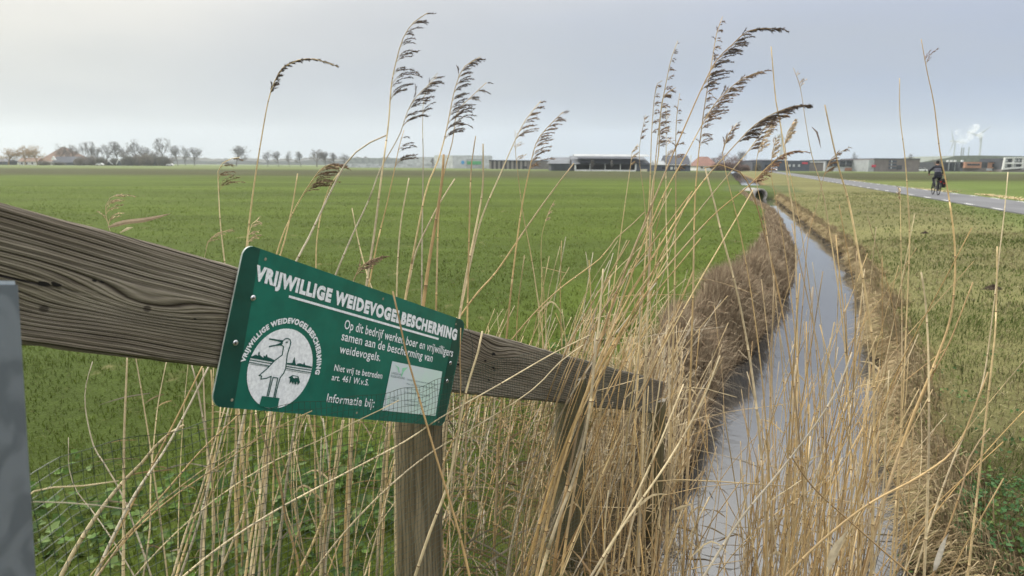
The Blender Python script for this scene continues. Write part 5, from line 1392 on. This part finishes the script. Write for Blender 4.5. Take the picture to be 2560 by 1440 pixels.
b.det('red_sign', 2004, 405.5, 2018, 410, B_red, .15)
b = Bld('low_brown_shed', 'low plain brown shed between the slate hall and the glazed hall', 2038, 255); b.box('wall', 2022, 407, 2058, None, B_brick, 14); b.box('roof_edge', 2022, 406, 2058, 407, B_roof, 14, .2)
b = Bld('glazed_hall', 'long hall with dark glazed upper floor over a white and brick base', 2115, 262)
b.box('wall', 2062, 401, 2172, None, B_lgrey, 22); b.det('dark_glazing', 2066, 403, 2142, 416, B_glass, .3); b.det('brick_base', 2112, 419.5, 2146, 427, B_rbrick, .2); b.box('roof', 2060, 399.5, 2172, 402, B_dark, 23, .5)
for x_ in (2080, 2096, 2112, 2128): b.det('mullion', x_, 403, x_ + 1.2, 416, B_grey, .4)
b.det('white_porch', 2143, 407, 2160, 421, B_white, .5); win(b, [(2147, 410, 2152, 415)], B_glass)
for q_ in b.r.children: pass
b = Bld('brick_block', 'big square brown brick block with pale window strip in its middle', 2235, 250)
b.box('wall', 2183, 397, 2298, None, B_brick, 26); b.box('left_bay', 2170, 400, 2184, None, B_grey, 20, .2); b.box('roof_edge', 2183, 395.5, 2298, 397, B_roof, 26, .3); b.det('red_sign', 2178, 412, 2188, 418, B_red, .4)
for k in range(3): b.det('window', 2221, 401 + k * 8, 2240, 406 + k * 8, B_navy, .15); b.det('window_frame', 2226, 401 + k * 8, 2228, 406 + k * 8, B_lgrey, .25)
b.det('dark_door', 2241, 413, 2254, 424, B_dark, .15)
b = Bld('curved_roof_hall', 'very long hall with low grey green curved roof behind the brick offices', 2450, 330)
mb = MB(); xs_ = [2290, 2320, 2370, 2384, 2440, 2500, 2560, 2600, 2700]; ys_ = [408, 402, 394, 389.5, 388.5, 389.5, 390.5, 391, 392]
mb.prism([(b.X(x_), 330, b.Z(x_, y_)) for x_, y_ in zip(xs_, ys_)] + [(b.X(2700), 330, -.4), (b.X(2290), 330, -.4)], (0, 40, 0)); mb.build('curved_hall', B_olive, b.r)
b = Bld('dark_office', 'dark glazed office block with white globe lamps on the roof, behind the cyclist', 2385, 285); b.box('wall', 2352, 405, 2408, None, B_dark, 18)
for x_ in (2368, 2377, 2386, 2404): b.box('roof_lamp', x_ - 2, 400, x_ + 2, 405, B_white, .8, .3)
for x_ in (2362, 2372, 2388): b.det('window', x_, 409, x_ + 6, 424, B_glass, .15)
for x_ in (2370, 2386, 2399): b.det('wall_strip', x_, 406, x_ + 2, 427, B_grey, .25)
b = Bld('orange_brick_office', 'office with raised orange brick frame round a wide dark window', 2430, 280)
b.box('wall', 2407, 405, 2468, None, B_dark, 16); b.box('brick_frame', 2407, 405, 2448, 420, B_rbrick, 3, 1.2); b.det('wide_window', 2412, 409.5, 2443, 413.5, B_glass, 1.35); win(b, [(2452, 408, 2458, 418), (2460, 408, 2466, 418)]); b.det('grey_base', 2407, 420, 2468, 430, B_brick, .1)
b = Bld('orange_brick_house', 'low orange brown brick building between the framed office and the white flats', 2485, 280); b.box('wall', 2468, 406, 2503, None, B_rbrick, 15); b.box('roof_edge', 2467, 404.5, 2503, 406, B_dark, 15, .3); win(b, [(2480, 409, 2485, 418), (2488, 409, 2493, 418)]); b.det('pale_base', 2466, 421, 2504, 427, B_lgrey, .2); b.det('dark_door', 2480, 421, 2490, 426, B_glass, .35)
b = Bld('white_flats', 'white framed building with two rows of balconies and a slanting lower edge', 2530, 275)
b.box('dark_core', 2506, 396, 2552, None, B_dark, 14); mb = MB()
def fr(pts, f0=1.0, dep=.8): mb.prism([(b.X(x_), 275 - f0, b.Z(x_, y_)) for x_, y_ in pts], (0, dep, 0))
fr([(2505, 393.5), (2554, 392.5), (2554, 395.5), (2505, 396.5)]); fr([(2506, 406), (2554, 406), (2554, 410), (2506, 410)], 1.001); fr([(2503, 420), (2554, 416.5), (2554, 420.5), (2503, 424.5)], 1.002)
fr([(2505, 394), (2508, 394), (2507, 424), (2503, 424)], 1.03); fr([(2527, 394), (2530, 394), (2529, 422), (2526, 422)], 1.03); fr([(2551, 393), (2554, 393), (2554, 420), (2550, 420)], 1.03)
mb.build('white_frame', B_white, b.r); win(b, [(2511, 398, 2517, 404), (2533, 398, 2539, 404), (2542, 398, 2548, 404), (2511, 411, 2517, 417), (2533, 411, 2539, 417)], B_lgrey); b.box('brick_base', 2504, 423.5, 2600, None, B_brick, 10, .4); b.box('grey_wing', 2554, 402, 2600, None, B_grey, 14, .2)

def wall_car(px, D, c, label, L_=4.2, away=False):
    p = Y(px, 430, D); r = thing('parked_car', (p[0], D, 0), label, 'car'); mb = MB(); x0 = p[0]
    prof = [(-2.1, .35), (2.1, .35), (2.1, .8), (1.5, .95), (.9, 1.42), (-1.0, 1.45), (-1.7, .95), (-2.1, .85)]
    mb.prism([(x0 + a_, D, h_) for a_, h_ in prof], (0, 1.7, 0)); mb.build('body', bm('car_paint', c, .3, .1), r)
    mb = MB(); mb.prism([(x0 + a_, D - .02, h_) for a_, h_ in [(-1.5, .97), (1.35, .97), (.8, 1.36), (-.95, 1.38)]], (0, .03, 0)); mb.build('side_window', B_glass, r)
    for a_ in (-1.3, 1.3): mb = MB(); mb.tube([(x0 + a_, D - .03, .32), (x0 + a_, D + .2, .32)], .32, 14); mb.build('wheel', M_rub, r)
wall_car(2304, 262, (.75, .76, .76), 'white parked car beside the brick block')
wall_car(250, 425, (.7, .7, .7), 'white parked car before the hedges near the farm')
wall_car(425, 430, (.65, .65, .66), 'pale parked vehicle at the right end of the hedges')
# oncoming car far down the road
q_ = RA + rd * 205 + rn * 1.9; r = thing('oncoming_car', (q_[0], q_[1], .035), 'small oncoming car with lit headlights far down the road', 'car')
def QL(x, y, z): return np.array([q_[0], q_[1], .035]) + rg * x + hd * y + np.array([0, 0, z])
mb = MB(); mb.prism([QL(-.85, *p) for p in [(0, .3), (4, .3), (4, .9), (3.2, 1.45), (1.5, 1.45), (.9, .95), (0, .8)]], rg * 1.7); mb.build('body', bm('car_grey', (.3, .31, .33), .3, .1), r)
mb = MB(); mb.prism([QL(-.7, .93, .98), QL(.7, .93, .98), QL(.62, 1.45, 1.4), QL(-.62, 1.45, 1.4)], -hd * .05); mb.build('windscreen', B_glass, r)
ml, t, bb = newmat('lit_headlight'); bb.inputs['Emission Color'].default_value = (1, .95, .85, 1); bb.inputs['Emission Strength'].default_value = 2.5
for s_ in (-.62, .62): mb = MB(); mb.tube([QL(s_, -.03, .65), QL(s_, .05, .65)], .13, 10); mb.build('headlight', ml, r)
for s_ in (-.7, .7):
    for y_ in (.75, 3.2): mb = MB(); mb.tube([QL(s_ - .12, y_, .3), QL(s_ + .12, y_, .3)], .3, 12); mb.build('wheel', M_rub, r)

# ------------------------------------------------------------------ bare trees
def make_tree(seed, h_, form, col, root):
    g_ = np.random.default_rng(seed); tb, cb = MB(), MB(); colr = np.array(col)
    def grow(p, d_, l_, r_, lev):
        n_ = 3; pts = [p]
        for i in range(n_):
            d_ = nrm(d_ + g_.normal(0, .10 + .03 * lev, 3) + np.array([0, 0, .06 if form != 'willow' else -.02])); pts.append(pts[-1] + d_ * l_ / n_)
        (tb if lev <= 1 else cb).tube(pts, np.linspace(r_, r_ * .66, n_ + 1), 5 if lev < 2 else 3, colr * g_.uniform(.8, 1.15) * (.8 if lev < 2 else 1), cap=False)
        if lev >= 5: 
            for _ in range(5):
                a_ = pts[-1] if g_.uniform() < .5 else pts[-2]; dd = nrm(d_ + g_.normal(0, .55, 3)); e_ = a_ + dd * l_ * g_.uniform(.5, 1.0) + (np.array([0, 0, -.35 * l_]) if form == 'willow' else 0); sd_ = nrm(np.cross(dd, g_.normal(0, 1, 3))) * .042 * h_ / 14
                cb.add([a_ - sd_, a_ + sd_, e_], [(0, 1, 2)], colr * g_.uniform(.8, 1.3))
            return
        k = {0: 5, 1: 4, 2: 3, 3: 3, 4: 2}[lev]
        for j in range(k):
            f_ = g_.uniform(.45, 1.0) if lev else .5 + .5 * (j + 1) / k
            i = min(int(f_ * n_), n_ - 1); q_ = pts[i] + (pts[i+1] - pts[i]) * (f_ * n_ - i)
            sp_ = {'vase': .55, 'round': .8, 'poplar': .35, 'willow': .9, 'wind': .6}[form]
            dd = nrm(d_ + g_.normal(0, sp_, 3) * np.array([1, 1, .5]) + (np.array([.35, 0, 0]) if form == 'wind' else 0)); 
            if dd[2] < -.1 and form != 'willow': dd[2] *= -1
            grow(q_, nrm(dd), l_ * g_.uniform(.6, .82), r_ * .52, lev + 1)
        if lev == 0: grow(pts[-1], d_, l_ * .75, r_ * .6, 1)
    grow(np.array([0, 0, -.2]), np.array([0, 0, 1.0]), h_ * {'vase': .34, 'round': .3, 'poplar': .36, 'willow': .24, 'wind': .36}[form], h_ * .022, 0)
    V = np.vstack(tb.v + cb.v); top = V[:, 2].max(); k = h_ / top
    for B_ in (tb, cb): B_.v = [v * k for v in B_.v]
    wid = np.percentile(np.abs(V[:, 0]), 98) * k * 2
    a_ = tb.build('trunk', M_twig); b_ = cb.build('crown', M_twig); a_.parent = root; b_.parent = root
    return wid
GREY = (.125, .115, .105); OCH = (.33, .235, .125); RED = (.19, .125, .11)
protos = {}
for k, (form, col) in enumerate([('vase', GREY), ('round', GREY), ('poplar', GREY), ('wind', GREY), ('round', (.15, .13, .11)), ('willow', OCH), ('round', RED), ('vase', (.14, .13, .12))]):
    r = bpy.data.objects.new('bare_tree', None); COL.objects.link(r); protos[k] = (r, make_tree(60 + k, 14.0, form, col, r), [False])
def tree(k, px, pytop, wpx, D, label, group, name='bare_tree', rz=None):
    r, wid, used = protos[k]
    if used[0]: r = copy_tree(r)
    used[0] = True; r.name = name
    base = Y(px, 430, D); h_ = Y(px, pytop, D)[2]; s_ = h_ / 14.0; sw = wpx / F * D / wid
    r.location = (base[0], D, 0); r.scale = (sw, sw, s_); r.rotation_euler = (0, 0, (px * 1.7) % 6.28 if rz is None else rz)
    tag(r, label, 'tree', group); return r
ordn = ['first', 'second', 'third', 'fourth', 'fifth', 'sixth', 'seventh', 'eighth', 'ninth', 'tenth', 'eleventh', 'twelfth', 'thirteenth', 'fourteenth', 'fifteenth', 'sixteenth']
for i, (px, yt, w_) in enumerate([(24, 367, 54), (66, 361, 46), (96, 360, 50)]):
    tree(5, px, yt, w_, 450, 'ochre bare willow by the farm, %s from the left edge' % ordn[i], 'ochre willows at the farm')
for i, (px, yt, w_) in enumerate([(163, 357, 34), (184, 356, 34), (212, 353, 22), (230, 350, 22), (246, 365, 30), (268, 352, 36), (299, 351, 38), (318, 368, 30), (341, 345, 48), (368, 366, 34), (392, 372, 30), (413, 341, 36), (446, 361, 32), (465, 361, 30), (488, 366, 34)]):
    tree((0, 4, 2, 2, 1, 0, 1, 4, 0, 1, 4, 2, 1, 0, 1)[i], px, yt, w_, 462 + (i % 3) * 12, 'tall bare grey tree behind the farm hedges, %s from the left' % ordn[i], 'bare trees behind the farm hedges')
tree(1, 592, 362, 48, 455, 'lone round crowned bare tree left of the tall arching reed', 'single bare trees')
for i, (px, yt, w_) in enumerate([(670, 374, 28), (697, 376, 24), (725, 375, 26), (753, 377, 24), (793, 368, 40), (815, 377, 28), (838, 380, 26), (864, 380, 28)]):
    tree((0, 1, 3, 1, 4, 1, 1, 0)[i], px, yt, w_, 410, 'small bare tree in the row left of the pale shed, %s from the left' % ordn[i], 'row of bare trees left of the pale shed')
for i, (px, yt, w_) in enumerate([(1080, 393, 12), (1332, 396, 12), (1425, 394, 12), (1478, 397, 12), (1530, 396, 12)]):
    tree((1, 0, 7, 1, 7)[i], px, yt, w_, 190 if i > 1 else 300, 'slim young bare tree before the sheds, %s from the left' % ordn[i], 'young bare trees before the sheds')
tree(6, 1800, 378, 46, 275, 'reddish bare tree over the orange roofed house', 'reddish brush at the road end'); tree(6, 1835, 384, 40, 262, 'reddish bare tree at the far end of the ditch', 'reddish brush at the road end'); tree(7, 1850, 372, 34, 320, 'pale grey bare tree at the far end of the ditch', 'single bare trees')
tree(3, 2132, 378, 28, 285, 'wind bent bare tree behind the glazed hall', 'single bare trees', rz=0); tree(3, 2273, 382, 34, 290, 'wind bent bare tree behind the brick block', 'single bare trees', rz=.3)
tree(4, 2336, 392, 26, 280, 'dark bare tree beside the dark office behind the cyclist', 'single bare trees')
# shrubs of the hedge round the farm
def shrub_proto(seed, col):
    g_ = np.random.default_rng(seed); mb = MB()
    for _ in range(1500):
        a_ = g_.uniform(0, 6.28); r_ = math.sqrt(g_.uniform()) * 1.0; p0 = np.array([.5 * r_ * math.cos(a_), .5 * r_ * math.sin(a_), g_.uniform(0, .15)])
        top = np.array([r_ * math.cos(a_) * 1.1, r_ * math.sin(a_) * 1.1, (1 - .45 * r_**2) * g_.uniform(.45, 1.05)]); m_ = (p0 + top) / 2 + g_.normal(0, .08, 3); s_ = nrm(np.cross(top - p0, g_.normal(0, 1, 3))) * .016
        c_ = np.array(col) * g_.uniform(.7, 1.35); mb.add([p0 - s_, p0 + s_, m_ + s_, m_ - s_, top], [(0, 1, 2, 3), (3, 2, 4)], c_)
    return mb.build('hedge_shrub', M_twig)
sp_ = [shrub_proto(3, (.19, .165, .135)), shrub_proto(4, (.14, .13, .105)), shrub_proto(5, (.19, .13, .11))]; su = [False] * 3
def shrub(k, px, yt, w_, D, label, group):
    o = sp_[k]
    if su[k]: o = o.copy(); COL.objects.link(o)
    su[k] = True; p = Y(px, 430, D); o.location = (p[0], D, -.2); o.scale = (w_ / 2 / F * D, w_ / 2 / F * D, Y(px, yt, D)[2] + .2); o.rotation_euler = (0, 0, px); tag(o, label, 'shrub', group)
for i, (px, yt, w_) in enumerate([(112, 400, 30), (150, 403, 32), (205, 388, 34), (232, 384, 34), (255, 388, 30), (290, 392, 34), (322, 384, 34), (345, 381, 36), (368, 379, 36), (392, 385, 36), (412, 384, 34), (425, 392, 18)]):
    shrub((0, 1, 0, 0, 1, 1, 1, 0, 0, 1, 1, 0)[i], px, yt, w_, 435 + (i % 2) * 8, 'bushy bare shrub in the farm hedge, %s from the left' % ordn[i], 'shrubs of the farm hedge')
for i, (px, yt, w_) in enumerate([(1795, 401, 36), (1818, 398, 40), (1842, 403, 32), (1862, 408, 26), (1893, 404, 18)]):
    shrub(2 if i < 4 else 1, px, yt, w_, 240, 'reddish brown brush at the far ditch end, %s from the left' % ordn[i], 'brush at the far ditch end')
# far woodland on the horizon
mb = MB(); g_ = np.random.default_rng(8)
for (pa, pb, hp, D) in ((395, 1000, 20, 1500), (-60, 400, 14, 1600), (1000, 1900, 12, 1700), (1900, 2620, 14, 1500)):
    xs_ = np.arange(Y(pa, 430, D)[0], Y(pb, 430, D)[0], 6.0); hh = hp / F * D * (.75 + .25 * np.convolve(g_.normal(0, 1.2, len(xs_) + 6), np.ones(7) / 7, 'valid')); hh = np.maximum(hh, 2)
    v, f = [], []
    for i, x_ in enumerate(xs_):
        v += [(x_, D, -1), (x_, D - 4, hh[i] * .6), (x_, D + 8, hh[i] * (1 + g_.normal(0, .08))), (x_, D + 40, hh[i] * .9), (x_, D + 60, -1)]
    for i in range(len(xs_) - 1):
        for k in range(4): f.append((i*5+k, i*5+k+5, i*5+k+6, i*5+k+1))
    mb.add(v, f, (.09, .085, .075))
tag(mb.build('distant_woodland', M_twig), 'low far woodland along the horizon', None, None, 'stuff')

# ------------------------------------------------------------------ wind turbines, chimneys, steam
M_tw = plain('turbine_white', (.34, .36, .38), .5, .1, .1)
def turbine(px, yhub, D, blades_px, label, r0=2.2):
    base = Y(px, 430, D); hub = Y(px, yhub, D); r = thing('wind_turbine', (base[0], D, 0), label, 'wind turbine', 'wind turbines on the horizon')
    mb = MB(); mb.tube([(base[0], D, -1), (base[0], D, hub[2])], [r0 * 1.2, r0 * .75], 14); mb.build('tower', M_tw, r)
    mb = MB(); mb.box(hub + (-r0 * 1.1, -6, -r0), hub + (r0 * 1.1, 6, r0 * 1.1)); mb.build('nacelle', M_tw, r)
    for (bx, by) in blades_px:
        tip = Y(bx, by, D) - np.array([0, 7, 0]); h0 = hub - np.array([0, 7, 0]); d_ = tip - h0; sd_ = nrm(np.array([-d_[2], 0, d_[0]]))
        mb = MB(); mb.prism([h0 - sd_ * .8, h0 + d_ * .2 - sd_ * 1.0, tip, h0 + d_ * .2 + sd_ * 2.2, h0 + sd_ * 1.2], (0, .8, 0)); mb.build('blade', M_tw, r)
    return r
turbine(2444, 338, 1650, [(2407, 329), (2478, 312), (2447, 376)], 'largest wind turbine at the right, rotor in front of the steam plume')
turbine(2380, 353, 1700, [(2417, 359), (2374, 323), (2368, 384)], 'smaller wind turbine left of the steam plume', 1.6)
turbine(1950, 341, 1300, [(1948, 322), (1962, 352), (1938, 351)], 'pale slim wind turbine behind the reeds in mid picture', 3.0)
M_stk = plain('stack_grey', (.16, .165, .17), .8, .2, .1)
for (px, w_, yt, lab) in ((2398, 3.2, 369, 'left one of two thick chimney stacks under the steam'), (2403, 2.6, 369, 'right one of two thick chimney stacks under the steam'), (2416, 2.2, 367, 'thin chimney stack right of the thick pair under the steam')):
    b_ = Y(px, 430, 1500); mb = MB(); r_ = w_ / 2 / F * 1500; mb.tube([(b_[0], 1500, -1), (b_[0], 1500, Y(px, yt, 1500)[2])], [r_ * 1.1, r_], 14); o = mb.build('chimney_stack', M_stk, None); o.data.transform(Matrix.Translation((-b_[0], -1500, 0))); o.location = (b_[0], 1500, 0); tag(o, lab, 'chimney')
mt = bpy.data.materials.new('steam'); mt.use_nodes = True; t = mt.node_tree; t.nodes.clear()
ou = t.nodes.new('ShaderNodeOutputMaterial'); pv = t.nodes.new('ShaderNodeVolumePrincipled'); pv.inputs['Color'].default_value = (.97, .98, 1, 1); t.links.new(pv.outputs[0], ou.inputs['Volume'])
nn = noise(t, objc(t), .045, 4, .6); t.links.new((nn.ss(.36, .70) * .07).s, pv.inputs['Density'])
me = bpy.data.meshes.new('steam_plume'); bmv = []
import bmesh
bmx = bmesh.new(); g_ = np.random.default_rng(4)
for (px, py, rp) in [(2402, 364, 5), (2408, 358, 8), (2398, 352, 9), (2415, 350, 11), (2404, 340, 9), (2396, 330, 9), (2418, 333, 10), (2430, 322, 14), (2440, 318, 10), (2450, 338, 9), (2424, 344, 10)]:
    c_ = Y(px, py, 1540); mm = Matrix.Translation(Vector(c_)) @ Matrix.Diagonal((rp / F * 1540,) * 3 + (1,)) @ Matrix.Diagonal((1, .8, .85, 1)); bmesh.ops.create_icosphere(bmx, subdivisions=3, radius=1.0, matrix=mm)
bmx.to_mesh(me); bmx.free(); me.materials.append(mt); o = bpy.data.objects.new('steam_plume', me); COL.objects.link(o)
rm = o.modifiers.new('join', 'REMESH'); rm.mode = 'VOXEL'; rm.voxel_size = 1.2
tag(o, 'white steam drifting up from the chimneys at the right horizon', None, None, 'stuff')
SC.cycles.volume_step_rate = 1.0; SC.cycles.volume_bounces = 2

# ------------------------------------------------------------------ haze
mt = bpy.data.materials.new('haze'); mt.use_nodes = True; t = mt.node_tree; t.nodes.clear()
ou = t.nodes.new('ShaderNodeOutputMaterial'); pv = t.nodes.new('ShaderNodeVolumePrincipled'); pv.inputs['Color'].default_value = (.86, .93, 1, 1); pv.inputs['Density'].default_value = .0002; pv.inputs['Anisotropy'].default_value = .3; t.links.new(pv.outputs[0], ou.inputs['Volume'])
mb = MB(); mb.box((-3600, -200, -3), (4600, 2900, 135)); o = mb.build('haze', mt); tag(o, 'thin pale air over the whole polder', None, None, 'stuff')
